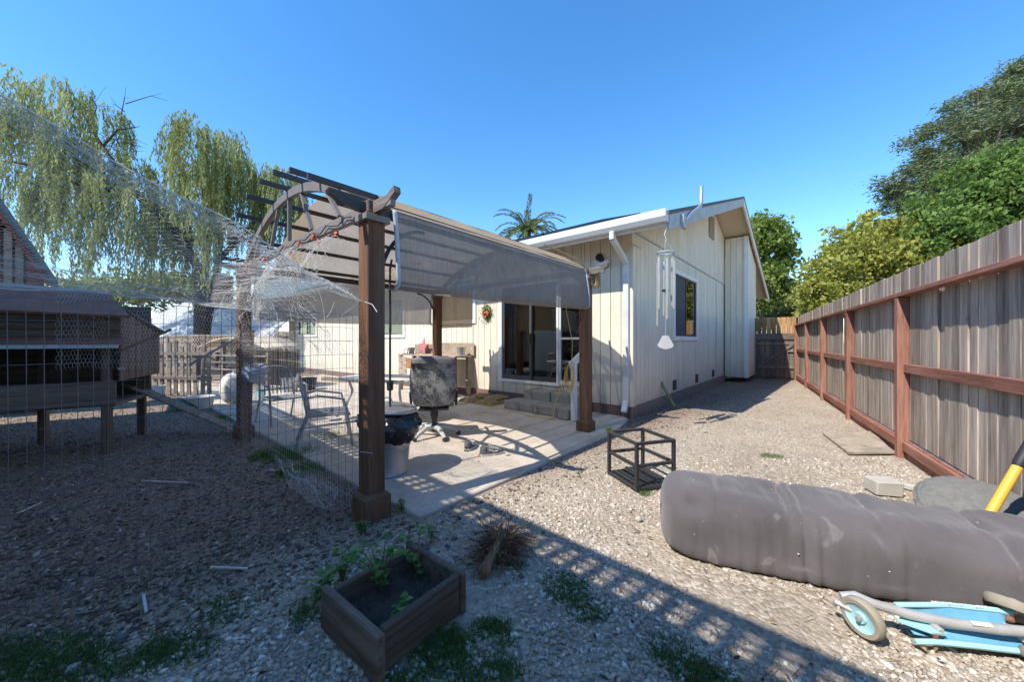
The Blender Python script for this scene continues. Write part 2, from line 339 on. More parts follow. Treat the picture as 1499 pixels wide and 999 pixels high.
b.v = [(x, y, zg(x, y) if -14 <= x <= 12 and -1 <= y <= 16 else -.012) for y in ys for x in xs]
b.f = [(j*len(xs)+i, j*len(xs)+i+1, (j+1)*len(xs)+i+1, (j+1)*len(xs)+i) for j in range(len(ys)-1) for i in range(len(xs)-1)]
GO = b.build('ground', ground_mat(), smooth=True, angle=180); tag(GO, kind='structure')

TH = math.atan2(.762, .6475); D1 = Vector((math.cos(TH), math.sin(TH), 0)); D2 = Vector((-D1.y, D1.x, 0))
HO = Vector((2.09, 6.33, 0)); PO = Vector((-1.089, 2.823, 0))
def yard(o, x, y, z=0): return o+D1*x+D2*y+Vector((0,0,z))
def to_local(o, p): d = Vector(p)-o; return Vector((d.dot(D1), d.dot(D2), p[2]))

def patio_mat():
    N = NM('patio_concrete'); v = N.coord('Object', (1,1,1), False); a = N.noise(v, 1.6, 6, .65); b = N.noise(v, 14, 5, .7)
    col = N.ramp(a, [(.3, (.41,.345,.275)), (.5, (.51,.44,.36)), (.7, (.57,.51,.43))]); col = N.mix(.5, col, N.ramp(b, [(.32, (.72,.68,.64)), (.55, (1.04,1.03,1.02))]), 'MULTIPLY')
    st = N.noise(v, .7, 3, .5); col = N.mix(N.ramp(st, [(.58, (0,)*3), (.72, (.3,)*3)]), col, (.36,.26,.17))
    br = N.n('ShaderNodeTexBrick'); br.inputs['Scale'].default_value = 3.2; br.inputs['Mortar Size'].default_value = .018; br.inputs['Color1'].default_value = (1,1,1,1); br.inputs['Color2'].default_value = (.97,.97,.97,1); br.inputs['Mortar'].default_value = (.86,.85,.84,1); N.l(v, br.inputs['Vector'])
    col = N.mix(.6, col, br.outputs[0], 'MULTIPLY'); N.bump(b, .25, .004); return N.fin(col, .85, spec=.25)
pm = patio_mat()
pt = MB()
poly = [(.2,-.34),(3.5,-.38),(4.55,-.16),(4.72,.0),(4.72,12.5),(.2,12.5)]
pt.prism(poly, (-.1,.022), lambda a,b_,c: (a,b_,c))
pob = pt.build('patio', pm, bevel=.012); pob.location = PO; pob.rotation_euler = (0,0,TH); tag(pob, kind='structure')

# ------------------------------------------------------------------ house
house = thing('house', 'single storey cream house with vertical groove siding and low gable roof', 'house', HO, TH)
def zr(x): return 3.22+(x+.6)/3 if x < 6.2 else 3.22+6.8/3-(x-6.2)/3
def strips(axis, L, z0, ztop, holes, off, name, proud=.018, w=.2, seams=()):
    cuts = sorted(set([round(i*w, 3) for i in range(int(L/w)+1)]+[L]+[h[0] for h in holes]+[h[1] for h in holes]+list(seams)))
    for a, c in zip(cuts[:-1], cuts[1:]):
        if c-a < .012: continue
        m = (a+c)/2; hs = sorted([(h[2], h[3]) for h in holes if h[0] <= m <= h[1]]); z = z0; top = [ztop(a+.004), ztop(c-.004)]
        segs = []
        for h0, h1 in hs:
            if h0-z > .01: segs.append((z, h0, h0))
            z = h1
        if min(top)-z > .01: segs.append((z, *top))
        for s0, t0, t1 in segs:
            mb = MB(); e = .005
            if axis == 'x': mb.hexa([(a+e, off, s0), (c-e, off, s0), (c-e, off+proud, s0), (a+e, off+proud, s0), (a+e, off, t0), (c-e, off, t1), (c-e, off+proud, t1), (a+e, off+proud, t0)])
            else: mb.hexa([(off, a+e, s0), (off+proud, a+e, s0), (off+proud, c-e, s0), (off, c-e, s0), (off, a+e, t0), (off+proud, a+e, t0), (off+proud, c-e, t1), (off, c-e, t1)])
            mb.build(name, M['siding'], house)
FW = [(.93,1.5,.52,2.5), (1.55,3.03,.5,2.55), (3.98,5.4,1.88,2.85), (7.0,8.5,1.55,2.6), (13.3,15.2,1.62,2.7)]
SW = [(2.36,4.21,1.46,2.87)]
HL = 16.4
strips('y', HL, .2, lambda y: zr(0)-.1, FW, -.0, 'siding_board')
strips('x', 7.85, .2, lambda x: 3.26, SW, 0, 'siding_board')
strips('x', 12.4, 3.275, lambda x: max(3.28, zr(x)-.1), [], -.012, 'siding_board')
strips('x', 12.4-9.8, .2, lambda x: 3.26, [], 0, 'siding_board') if False else None
# inner wall shell behind the siding (openings left free)
mb = MB()
def shell(axis, L, ztop, holes):
    xs_ = sorted(set([0.02, L]+[h[0] for h in holes]+[h[1] for h in holes]))
    for a, c in zip(xs_[:-1], xs_[1:]):
        m = (a+c)/2; hs = sorted([(h[2], h[3]) for h in holes if h[0] <= m <= h[1]]); z = .02; t = ztop
        for h0, h1 in hs+[(t, None)]:
            if axis == 'x': mb.box(a, c, .02, .12, z, h0)
            else: mb.box(.02, .12, a, c, z, h0)
            z = h1
shell('y', HL, zr(0)-.12, FW); shell('x', 12.4, 3.24, SW)
mb.box(12.3, 12.4, .12, HL, .02, 3.2); mb.box(.12, 12.3, HL-.1, HL, .02, 3.2)
mb.build('wall_core', M['aluwin'], house)
mb = MB(); mb.box(-.012, .02, .02, HL, -.1, .2); mb.build('foundation', M['found'], house); mb = MB(); mb.box(-.012, 7.9, -.02, .02, -.1, .195); mb.build('foundation', M['found2'], house)
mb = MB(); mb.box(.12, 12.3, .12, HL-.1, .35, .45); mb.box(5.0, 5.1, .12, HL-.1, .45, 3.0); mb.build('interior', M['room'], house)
mb = MB(); mb.box(-.02, 7.85, -.02, -.005, 3.255, 3.29); mb.build('flashing', M['fascia'], house)
# projecting closet
mb = MB(); mb.box(7.87, 9.78, -.67, -.02, .17, zr(9.78)-.12); mb.build('closet_core', M['soffit'], house)
for i in range(4): 
    a = -.69+.163*i; mb = MB(); mb.box(7.85, 7.868, a+.004, a+.159, .15, zr(7.9)-.13); mb.build('siding_board', M['siding'], house)
for i in range(10):
    a = 7.85+.194*i; mb = MB(); mb.hexa([(a+.004,-.69,.15),(a+.19,-.69,.15),(a+.19,-.672,.15),(a+.004,-.672,.15),(a+.004,-.69,zr(a)-.13),(a+.19,-.69,zr(a+.19)-.13),(a+.19,-.672,zr(a+.19)-.13),(a+.004,-.672,zr(a)-.13)]); mb.build('siding_board', M['siding'], house)
mb = MB(); mb.box(7.835, 7.85, -.705, -.59, .14, zr(7.85)-.14); mb.box(7.835, 7.95, -.708, -.691, .14, zr(7.85)-.15); mb.build('corner_trim', M['white_tr'], house, bevel=.004)
mb = MB(); mb.box(-.03, .09, -.034, -.02, .2, 3.0); mb.box(-.034, -.02, -.03, .09, .2, 3.0); mb.build('corner_trim', M['siding'], house, bevel=.004)
# roof: two slopes, soffits, barge boards, gutter
Y0, Y1 = -.79, HL+.4
def slope(x0, x1, dz0, dz1, y0, y1): return [(x0,y0,zr(x0)+dz0),(x1,y0,zr(x1)+dz0),(x1,y1,zr(x1)+dz0),(x0,y1,zr(x0)+dz0),(x0,y0,zr(x0)+dz1),(x1,y0,zr(x1)+dz1),(x1,y1,zr(x1)+dz1),(x0,y1,zr(x0)+dz1)]
rf = MB(); rf.hexa(slope(-.66, 6.2, .0, .05, Y0-.03, Y1)); rf.hexa(slope(6.2, 13.0, .0, .05, Y0-.03, Y1)); ro = rf.build('roof', M['shingle'], house)
for k in range(46):
    mb = MB(); a = -.66+k*.15; mb.hexa(slope(a, min(a+.155, 6.2), .052, .06, Y0-.035, Y1)); mb.build('shingle_course', M['shingle'], ro)
mb = MB(); mb.hexa(slope(-.6, 6.19, -.06, -.004, Y0+.02, Y1-.02)); mb.hexa(slope(6.21, 12.95, -.06, -.004, Y0+.02, Y1-.02)); mb.build('soffit', M['soffit'], house)
mb = MB(); mb.hexa(slope(-.6, 6.2, -.22, -.002, Y0-.02, Y0+.018)); mb.build('barge_board', M['fascia'], house)
mb = MB(); mb.hexa(slope(6.2, 13.0, -.22, -.002, Y0-.02, Y0+.018)); mb.build('barge_board', M['siding'], house)
mb = MB()
for x in (3.2, 8.6): mb.hexa([(x,Y0+.02,zr(x)-.13),(x+.09,Y0+.02,zr(x+.09)-.13),(x+.09,-.02,zr(x+.09)-.13),(x,-.02,zr(x)-.13),(x,Y0+.02,zr(x)-.055),(x+.09,Y0+.02,zr(x+.09)-.055),(x+.09,-.02,zr(x+.09)-.055),(x,-.02,zr(x)-.055)])
mb.build('outrigger', M['soffit'], house)
mb = MB(); mb.box(-.6, -.57, Y0+.02, Y1, 3.06, 3.2); mb.build('fascia', M['white_tr'], house)
gp = [(-.602,3.10),(-.70,3.10),(-.745,3.17),(-.75,3.275),(-.725,3.275),(-.725,3.25),(-.602,3.25)]
mb = MB(); mb.prism(gp, (Y0-.01, Y1), lambda a,b_,c: (a,c,b_)); gu = mb.build('gutter', M['gutter'], house, bevel=.004)
mb = MB(); mb.beam((-.67,.05,3.11),(-.67,.05,2.98),.075,.095,(1,0,0)); mb.beam((-.67,.05,3.0),(-.06,.08,2.72),.075,.09); mb.beam((-.055,.08,2.75),(-.055,.08,.3),.095,.07,(1,0,0)); mb.beam((-.055,.08,.31),(-.16,.08,.12),.09,.07); mb.build('downspout', M['gutter'], house, bevel=.005)
for k in range(11):
    y = .35+k*1.25; mb = MB(); mb.hexa([(x_, y_, zr(x_)+d) for d in (.13,.165) for x_, y_ in ((-.42,y),(1.3,y),(1.3,y+1.22),(-.42,y+1.22))]); sp_ = mb.build('solar_panel', M['solar'], house)
    mb = MB(); [mb.beam((-.36,y+q,zr(-.36)+.05),(-.36,y+q,zr(-.36)+.13),.03,.03,(1,0,0)) for q in (.2,1.0)]; mb.build('panel_foot', M['steel'], sp_)
# windows and doors
def window(axis, h, off, parts=2, trim=.09, screen=0, bar=None, frame=M['aluwin'], depth=.05):
    a0, a1, z0, z1 = h
    def B(mb, p0, p1, q0, q1, d0, d1):
        (mb.box(p0, p1, off+d0, off+d1, q0, q1) if axis == 'x' else mb.box(off+d0, off+d1, p0, p1, q0, q1))
    t = MB(); T = trim
    B(t, a0-T, a0, z0-T, z1+T, -.03, .02); B(t, a1, a1+T, z0-T, z1+T, -.03, .02); B(t, a0, a1, z1, z1+T, -.028, .02); B(t, a0, a1, z0-T, z0, -.034, .02)
    wo = t.build('window', M['white_tr'], house, bevel=.004)
    f = MB(); k = .035
    B(f, a0, a0+k, z0, z1, .0, depth); B(f, a1-k, a1, z0, z1, .0, depth); B(f, a0+k, a1-k, z0, z0+k, .0, depth); B(f, a0+k, a1-k, z1-k, z1, .0, depth)
    w = (a1-a0-2*k)/parts
    for i in range(1, parts): B(f, a0+k+w*i-.02, a0+k+w*i+.02, z0+k, z1-k, -.004, depth)
    if bar: B(f, a0+k, a1-k, bar-.02, bar+.02, .0, depth)
    f.build('frame', frame, wo)
    for i in range(parts):
        g = MB(); B(g, a0+k+w*i+.021, a0+k+w*(i+1)-.021, z0+k, z1-k, .022, .026); g.build('pane', M['glass'], wo)
        if screen & (1 << i):
            g = MB(); B(g, a0+k+w*i+.021, a0+k+w*(i+1)-.021, z0+k, z1-k, .012, .014); g.build('insect_screen', M['screen'], wo)
    return wo
window('x', SW[0], -.012, 2, .1, screen=1)
window('y', FW[2], -.002, 2, .1); window('y', FW[3], -.002, 2, .1); window('y', FW[4], -.002, 2, .1)
window('y', FW[0], -.002, 1, .05, bar=1.4, frame=M['white_tr'])
w_ = MB(); w_.box(-.03, .02, 3.03, 3.13, .46, 2.65); w_.box(-.04, .02, 1.46, 3.13, .44, .497); w_.box(-.032, .02, 1.5, 3.03, 2.55, 2.65); dr = w_.build('sliding_door', M['white_tr'], house, bevel=.004)
for (a0, a1, d) in ((2.2,3.03,.0), (1.55,2.26,.045)):
    f = MB(); k = .06; f.box(d, d+.04, a0, a0+k, .5, 2.55); f.box(d, d+.04, a1-k, a1, .5, 2.55); f.box(d, d+.04, a0+k, a1-k, .5, .6); f.box(d, d+.04, a0+k, a1-k, 2.47, 2.55); f.build('door_frame', M['aluwin'], dr)
    g = MB(); g.box(d+.018, d+.022, a0+k, a1-k, .6, 2.47); g.build('pane', M['glass'], dr)
f = MB(); f.box(-.03, -.002, 2.21, 2.235, 1.3, 1.5); f.build('handle', M['blackm'], dr)
cu = MB(); cu.grid(lambda u, v_: (.08+.015*math.sin(u*40), 2.46+.27*u, .5+2*v_), 40, 1); cu.build('curtain', M['curtain'], dr)
# vents, mast, flood light, cable
for x in (2.39, 4.3, 6.22):
    mb = MB(); mb.box(x-.11, x+.11, -.022, -.001, .26, .47); vo_ = mb.build('crawl_vent', M['blackm'], house)
    mb = MB(); [mb.box(x-.1, x+.1, -.028, -.022, z, z+.012) for z in (.29,.33,.37,.41,.44)]; mb.build('vent_slat', M['aluwin'], vo_)
mb = MB(); mb.box(5.62, 6.22, -.03, -.013, 4.42, 5.06); gv = mb.build('gable_vent', M['black'], house)
mb = MB(); [mb.box(5.62+.1*i, 5.635+.1*i, -.045, -.03, 4.42, 5.06) for i in range(7)]; [mb.box(5.62, 6.235, -.05, -.045, 4.42+.09*i, 4.435+.09*i) for i in range(8)]; mb.build('louvre', M['soffit'], gv)
mb = MB(); mb.tube([(.05,-.83,3.26),(.5,-.84,3.52),(.93,-.86,3.74),(1.02,-.86,3.84),(1.03,-.86,4.14)], .036, 10); ms = mb.build('mast_pipe', M['galv'], house, smooth=True)
mb = MB(); mb.box(-.06, .1, -.86, -.812, 3.15, 3.36); mb.build('bracket', M['fascia'], ms)
fl = MB(); fl.box(-.05, 0, .5, .68, 2.7, 2.86); lo = fl.build('flood_light', M['white_tr'], house, bevel=.01)
fl = MB(); fl.lathe([(.0,-.08),(.05,-.08),(.075,.03),(.07,.05),(0,.05)], 14, (-.11,.55,2.86), Matrix.Rotation(R(-70),4,'Y')); fl.build('lamp_head', M['black'], lo, smooth=True)
fl = MB(); fl.lathe([(0,-.1),(.03,-.1),(.035,.07),(0,.07)], 12, (-.12,.45,2.76), Matrix.Rotation(R(80),4,'X')); fl.build('camera_head', M['white_tr'], lo, smooth=True)
mb = MB(); mb.tube([(-.02,.0,3.05),(.3,-.04,3.02)], .006, 6); mb.tube([(6.6,-.02,3.2),(6.6,-.02,.9),(6.55,-.03,.55)], .008, 6); mb.build('cable', M['fascia'], house)

# ------------------------------------------------------------------ concrete steps and side rail
sr = thing('concrete_steps', 'weathered grey concrete steps of two tiers below the sliding door', 'steps', HO, TH)
def blk(x0,x1,y0,y1,z0,z1,nm='step_block'):
    mb = MB(); mb.box(x0,x1,y0,y1,z0,z1); mb.build(nm, M['concrete'], sr, bevel=.018)
blk(-.84,-.40,1.52,2.25,.02,.19); blk(-.86,-.40,.92,1.514,.02,.188); blk(-.396,-.05,1.45,2.1,.02,.37); blk(-.394,-.05,.78,1.444,.02,.366)
blk(-.98,-.6,.7,.905,.02,.2)
rl = thing('stair_rail', 'white painted stair post with a sloping board rail beside the concrete steps', 'railing', HO, TH)
mb = MB(); mb.box(-.92,-.83,0.6,0.68,.02,1.0); mb.build('post', M['white_tr'], rl, bevel=.006); mb = MB(); mb.beam((-1.0,0.64,.93),(-.45,0.64,1.2),.03,.14); mb.build('rail', M['white_tr'], rl, bevel=.006)
mb = MB(); mb.box(-.5,-.42,0.6,0.68,.02,1.14); mb.build('post', M['white_tr'], rl, bevel=.006)

# ------------------------------------------------------------------ pergola
pg = thing('pergola', 'brown arched pergola with shade cloth canopy over the patio', 'pergola', PO, TH)
PW, PL = 3.5, 3.37
def arch(y): u = (y-PW/2)/(PW/2); return 2.36+.62*(1-u*u)
for (x, y) in ((0,0),(PL,0),(0,PW),(PL,PW)):
    z0 = 0.02 if (x, y) != (0,0) else 0
    mb = MB(); mb.box(x-.072,x+.072,y-.072,y+.072,z0,2.34)
    po = mb.build('post', M['post'], pg, bevel=.006)
    mb = MB(); mb.box(x-.105,x+.105,y-.105,y+.105,z0-.03,.155); mb.hexa([(x-.105,y-.105,.155),(x+.105,y-.105,.155),(x+.105,y+.105,.155),(x-.105,y+.105,.155),(x-.08,y-.08,.185),(x+.08,y-.08,.185),(x+.08,y+.08,.185),(x-.08,y+.08,.185)]); mb.build('post_base', M['post'], po, bevel=.004)
    mb = MB(); mb.box(x-.1,x+.1,y-.1,y+.1,2.26,2.31); mb.build('collar', M['grey_metal'], po, bevel=.004)
    mb = MB(); mb.box(x-.06,x+.06,y-.06,y+.06,2.335,2.425); mb.build('cap', M['pbeam'], po, bevel=.006)
    # brace on the inner side
    sx = 1 if x == 0 else -1; sy = 1 if y == 0 else -1
    mb = MB(); mb.tube([(x+sx*(.07+.42*(1-math.cos(a))), y, 1.8+.5*math.sin(a)) for a in [i*math.pi/2/8 for i in range(9)]], .016, 6); mb.build('brace', M['dark_metal'], po, smooth=True)
for x, nm in ((0, 'front'), (PL, 'back')):
    mb = MB(); mb.beam((x,-.3,2.375),(x,PW+.3,2.375),.045,.09); mb.build('tie_beam', M['grey_metal'], pg, bevel=.004)
    ys_ = [PW*i/28 for i in range(29)]; mb = MB(); ov = []
    for y in ys_:
        ov.append((y, arch(y)))
    mb = MB(); n = len(ys_); vs = []
    for y, z in ov:
        u = (y-PW/2)/(PW/2); th = .09; vs += [(x-.025, y, z-th), (x+.025, y, z-th), (x+.025, y, z), (x-.025, y, z)]
    fs = [(4*i+k, 4*i+(k+1)%4, 4*i+4+(k+1)%4, 4*i+4+k) for i in range(n-1) for k in range(4)]+[(0,1,2,3),(4*n-1,4*n-2,4*n-3,4*n-4)]; mb.add(vs, fs); mb.build('arch', M['grey_metal'], pg, bevel=.003)
    for y0, y1 in ((2.35,2.08),(1.15,1.42),(2.95,2.7),(.55,.8),(1.75,1.75)):
        mb = MB(); mb.beam((x,y0,2.44),(x,y1,arch(y1)-.07),.03,.035,(1,0,0)); mb.build('arch_strut', M['grey_metal'], pg)
for y in (0, PW):
    mb = MB(); mb.beam((-.1,y,2.37),(PL+.1,y,2.37),.045,.08)
    mb.build('side_beam', M['dark_metal'], pg, bevel=.004)
    for xx, sg in ((-.28,-1),(PL+.28,1)):
        mb = MB(); mb.prism([(sg*-.06,2.345),(sg*-.178,2.332),(sg*-.178,2.408),(sg*.06,2.42),(sg*.05,2.395),(sg*.0,2.375)], (y-.024,y+.024), lambda a,b_,c: (xx+a,c,b_)); mb.build('beam_tail', M['dark_metal'], pg)
for x in (0, PL):
    mb = MB(); mb.prism([(-.062,2.325),(-.2,2.325),(-.36,2.41),(-.35,2.455),(-.22,2.4),(-.062,2.405)], (x-.026,x+.026), lambda a,b_,c: (c,a,b_)); mb.build('beam_tail', M['pbeam'], pg)
PY = [.12,.5,.9,1.33,1.75,2.2,2.62,3.04,3.4]
for y in PY:
    mb = MB(); mb.beam((-.28,y,arch(y)+.022),(PL+.28,y,arch(y)+.022),.035,.045); mb.build('purlin', M['dark_metal'], pg)
# cloth: over the purlins, hanging down both sides
def canopy(u, v_):
    x = .33-.14*math.exp(-(v_/.1)**2)+(PL-.12)*u; y = -.055+(PW+.11)*v_; z = arch(min(max(y,0),PW))+.05-max(0,-y,y-PW)*.6
    k = min(abs(y-p) for p in PY); z -= .02*min(1, k/.2); z += .012*mnoise.noise(Vector((x*2.5, y*2.5, 1)))
    return (x, y, z)
mb = MB(); mb.grid(canopy, 40, 60); cl = mb.build('canopy_cloth', M['shade'], pg, smooth=True, angle=180)
def flap(side, zb):
    sg = -1 if side == 0 else 1; yb = 0 if side == 0 else PW
    def fn(u, v_):
        x = .15+(PL-.22)*u; d = v_; z = 2.39-(2.39-zb)*d; bul = .05+.055*math.sin(min(1,d*1.15)*math.pi*.5)+.012*mnoise.noise(Vector((x*4, d*2, 3)))
        if d > .88: z = zb+.02+.06*(1-d)/.12*.9; bul = .105-.06*((d-.88)/.12)**2
        z += .05*u*(d) + .018*math.sin(u*math.pi)*(-d)
        return (x, yb+sg*bul, z)
    mb = MB(); mb.grid(fn, 46, 22); f_ = mb.build('side_cloth', M['flap'], pg, smooth=True, angle=180)
    for uu in (0, 1):
        mb = MB()
        def hem(a, v_): p = Vector(fn(uu, v_)); return p+Vector((.035*a*(-1 if uu else 1)-.012, sg*.012, 0))
        mb.grid(hem, 1, 22); h_ = mb.build('hem', M['hem'], f_, smooth=True, angle=180); md = h_.modifiers.new('s','SOLIDIFY'); md.thickness = .012
flap(0, 1.74); flap(1, 1.62)
# back hanging panel
mb = MB(); mb.grid(lambda u, v_: (PL+.06+.02*math.sin(u*9), PW-1.0+1.05*u, 2.4-.78*v_), 12, 8); mb.build('back_cloth', M['shade'], pg, smooth=True, angle=180)
# flower string lights on the front tie beam
st = thing('string_lights', 'string of small orange flower lights tied along the front pergola beam', 'string lights', PO, TH)
pth = [(-.04, .25+.12*i, 2.36+.02*math.sin(i*2.1)+.02*mnoise.noise(Vector((i*.9,0,0)))) for i in range(27)]
mb = MB(); mb.tube(pth, .005, 5); mb.build('cord', M['black'], st)
for i in (2,5,6,9,11,14,17,18,21,23,24,26):
    p = Vector(pth[i])+Vector((-.01,0,-.035*(1+(i%3)*.5))); mb = MB()
    for k in range(6):
        a = k*math.pi/3+i; q = Vector((.2*math.cos(a), math.sin(a), math.cos(a)*.9)); e = p+q*.036; s_ = Vector((.6,-q.z,q.y))*.014
        mb.add([p, p+q*.02+s_, e+Vector((-.02,0,0)), p+q*.02-s_], [(0,1,2,3)])
    mb.stone(p, .016, i); mb.build('flower_light', M['lamp_or'], st)
# lights behind along the back beam, and the fairy pole by the front post
for k, y in enumerate((.9,1.5,2.1,2.7)):
    mb = MB(); mb.stone((PL-.05,y,2.3), .03, k); mb.build('flower_light', M['lamp_or'], st)
mb = MB(); pp = yard(PO,.3,.02); pp = G(571,702); mb.tube([(0,0,0),(0,0,1.2),(0,0,2.05),(.01,0.02,2.15)], .011, 8)
mb.lathe([(0,.86),(.03,.87),(.034,.96),(0,.97)], 10); pl_ = mb.build('garden_pole', M['blackm'], smooth=True); pl_.location = pp; tag(pl_, 'thin black metal pole standing beside the front pergola post and trash can', 'pole')

# ------------------------------------------------------------------ right fence, gate, cedar panel
DF = Vector((.534,.845,0)); FA = math.atan2(DF.y, DF.x); FP = Vector((4.57,4.26,0))
fn_ = thing('board_fence', 'tall weathered grey board fence with red stained posts and rails', 'fence', FP, FA)   # local x along, local -y away... yard side is +y
LX0, LX1 = -7.0, 9.78
bm_ = {}
nb = int((LX1-LX0)/.142)
for k in range(4):
    mb = MB(); mb.box(-.069,.069,-.011,.011,0,1.985+.004*k); o = mb.build('fence_board', M['fence'], fn_, bevel=.003); bm_[k] = o.data; bpy.data.objects.remove(o)
for i in range(nb):
    o = bpy.data.objects.new('fence_board', bm_[random.randrange(4)]); COL.objects.link(o); o.parent = fn_
    o.location = (LX0+.071+.142*i, -.065+random.uniform(-.005,.005), .2); o.rotation_euler = (random.gauss(0,.003), random.gauss(0,.004), random.gauss(0,.02))
    m = o.modifiers.new('bevel','BEVEL'); m.width = .003; m.segments = 1
for k in range(-2, 5):
    x = 2.44*k; mb = MB(); mb.box(x-.05,x+.05,-.052,.05,-.05,1.865); p_ = mb.build('post', M['fence_redz'], fn_, bevel=.005)
    for z0, z1, y0, y1 in ((.985,1.085,-.05,.0), (.075,.18,-.05,.012)):
        if k < 4: mb = MB(); mb.box(x+.051,x+2.44-.051,y0,y1,z0,z1); mb.build('rail', M['fence_red'], fn_, bevel=.004)
    if k < 4:
        mb = MB(); mb.box(x+.004,x+2.436,-.052,.055,1.866,1.91); mb.build('top_rail', M['fence_red'], fn_, bevel=.004)
        mb = MB(); mb.box(x+.051,x+2.389,-.05,-.02,-.03,.19); mb.build('kickboard', M['fence_redz'], fn_)
gt = thing('yard_gate', 'old grey plank gate with a diagonal brace between house and fence', 'gate', FP+DF*9.80, FA)
GW = 1.12
for i in range(8):
    mb = MB(); a = .06+.133*i; mb.box(.03+random.uniform(0,.004),.05, a, a+.128, .05, 1.42); mb.build('gate_board', M['gate'], gt, bevel=.003)
def gbx(a0,a1,z0,z1,nm,x0=-.01,x1=.028): mb = MB(); mb.box(x0,x1,a0,a1,z0,z1); mb.build(nm, M['gatex'], gt, bevel=.004)
gbx(.05,1.13,1.40,1.62,'gate_rail'); gbx(.05,1.13,1.22,1.3,'gate_rail',.0,.029); gbx(.05,1.13,.38,.48,'gate_rail')
mb = MB(); mb.beam((.005,1.05,.5),(.005,.1,1.21),.04,.085); mb.build('brace', M['gatex'], gt, bevel=.003)
mb = MB(); mb.box(-.05,.05,1.14,1.25,-.02,2.16); mb.build('post', M['gatex'], gt)
mb = MB(); mb.box(-.03,-.005,.08,.24,.98,1.02); mb.build('latch', M['steel'], gt)
cd = thing('cedar_fence', 'new orange cedar boards rising above the old plank gate', 'fence', FP+DF*9.95, FA)
for i in range(11):
    mb = MB(); a = -.02+.142*i; mb.box(.0,.02,a,a+.138,.0,2.19+random.uniform(-.01,.01)); mb.build('fence_board', M['cedar'], cd, bevel=.003)

# ------------------------------------------------------------------ tall lattice-topped screen, added out of view to cast the foreground shade
LD = Vector((-.73,.684,0)).normalized(); LA = math.atan2(LD.y, LD.x)
M['cream'] = paint('cream_bounce_paint', (.78,.72,.62), (.8,.76,.7), .4, 4, .8)  # pale tone picked so the added screen bounces light into the shaded foreground
ls = thing('added_shade_screen', 'tall unseen cream board screen with a lattice top, added to cast the foreground shade', 'wall', Vector((-3.274,.95,0)), LA)
SH = 4.5
for i in range(70):
    mb = MB(); a = -7+.2*i; mb.box(a+.002,a+.198,.0,.025,0,SH-.37); mb.build('board', M['cream'], ls)
for i in range(100):
    mb = MB(); a = -7+.14*i; mb.box(a,a+.07,.0,.012,SH-.36,SH-.09); mb.build('lattice_slat', M['cream'], ls)
for z0, z1 in ((SH-.38,SH-.335),(SH-.278,SH-.246),(SH-.196,SH-.162),(SH-.12,SH)):
    mb = MB(); mb.box(-7,7,.013,.03,z0,z1); mb.build('lattice_rail', M['cream'], ls)

# ------------------------------------------------------------------ trees
def leaf_quads(P_, L, Wd, D=None, droop=0):
    n = len(P_); 
    if D is None: D = rng.normal(size=(n,3))
    D = D/np.linalg.norm(D, axis=1, keepdims=True); Bv = np.cross(D, rng.normal(size=(n,3))); Bv /= np.linalg.norm(Bv, axis=1, keepdims=True)+1e-9
    L = np.asarray(L).reshape(-1,1); Wd = np.asarray(Wd).reshape(-1,1)
    V = np.stack([P_-D*L/2, P_+Bv*Wd/2, P_+D*L/2, P_-Bv*Wd/2], 1).reshape(-1,3); Fc = np.arange(4*n).reshape(n,4); return V, Fc
def crown_pts(ells, n, clump=.2, nclump=70, shell=.55):
    pts = []; rn = []; vol = np.array([e[1][0]*e[1][1]*e[1][2] for e in ells])**.67; vol = vol/vol.sum()
    for (c, r), w in zip(ells, vol):
        nc = max(8, int(nclump)); d = rng.normal(size=(nc,3)); d /= np.linalg.norm(d, axis=1, keepdims=True); rad = shell+(1-shell)*rng.random((nc,1))**.6
        cc = np.array(c)+d*rad*np.array(r); m = int(n*w/nc)+1; tone = rng.random(nc)
        sg = clump*np.mean(r)*(.6+.8*rng.random(nc))
        for k in range(nc):
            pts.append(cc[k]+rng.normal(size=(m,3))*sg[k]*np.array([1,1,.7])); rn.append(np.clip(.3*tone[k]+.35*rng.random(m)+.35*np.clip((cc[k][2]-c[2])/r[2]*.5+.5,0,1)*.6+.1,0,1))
    return np.concatenate(pts), np.concatenate(rn)
def tree(name, label, cat, base, ells, n, L, mat, trunk_r=.2, group=None, clump=.2, nclump=70, shell=.55, aspect=.6, droop=None):
    t = thing(name, label, cat, base, 0, group); base = Vector(base)
    mb = MB(); top = max(e[0][2] for e in ells)
    cxy = np.mean([e[0] for e in ells], 0)
    main = [Vector((0,0,-.1)), Vector((.15,.1,top*.35)), Vector(((cxy[0]-base.x)*.6,(cxy[1]-base.y)*.6,top*.7)), Vector((cxy[0]-base.x,cxy[1]-base.y,top*.84))]
    mb.tube(main, [trunk_r,trunk_r*.75,trunk_r*.45,trunk_r*.12], 9)
    for (c, r) in ells:
        e = Vector(c)-base
        for q in range(4):
            tip = e+Vector((random.uniform(-.7,.7)*r[0], random.uniform(-.7,.7)*r[1], random.uniform(-.2,.8)*r[2])); s0 = main[1].lerp(main[2], random.random())
            mid = s0.lerp(tip,.5)+Vector((random.uniform(-.3,.3),random.uniform(-.3,.3),.2)); mb.tube([s0,mid,tip],[trunk_r*.35,trunk_r*.22,trunk_r*.05],6)
    mb.build('trunk', M['tree_bark'], t, smooth=True)
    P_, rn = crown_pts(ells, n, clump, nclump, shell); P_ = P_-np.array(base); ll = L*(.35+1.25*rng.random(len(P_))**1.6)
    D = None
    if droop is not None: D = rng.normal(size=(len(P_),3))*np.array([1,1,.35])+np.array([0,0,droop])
    V, Fc = leaf_quads(P_, ll, ll*aspect, D); np_mesh('crown', V, Fc, mat, t, rn); return t
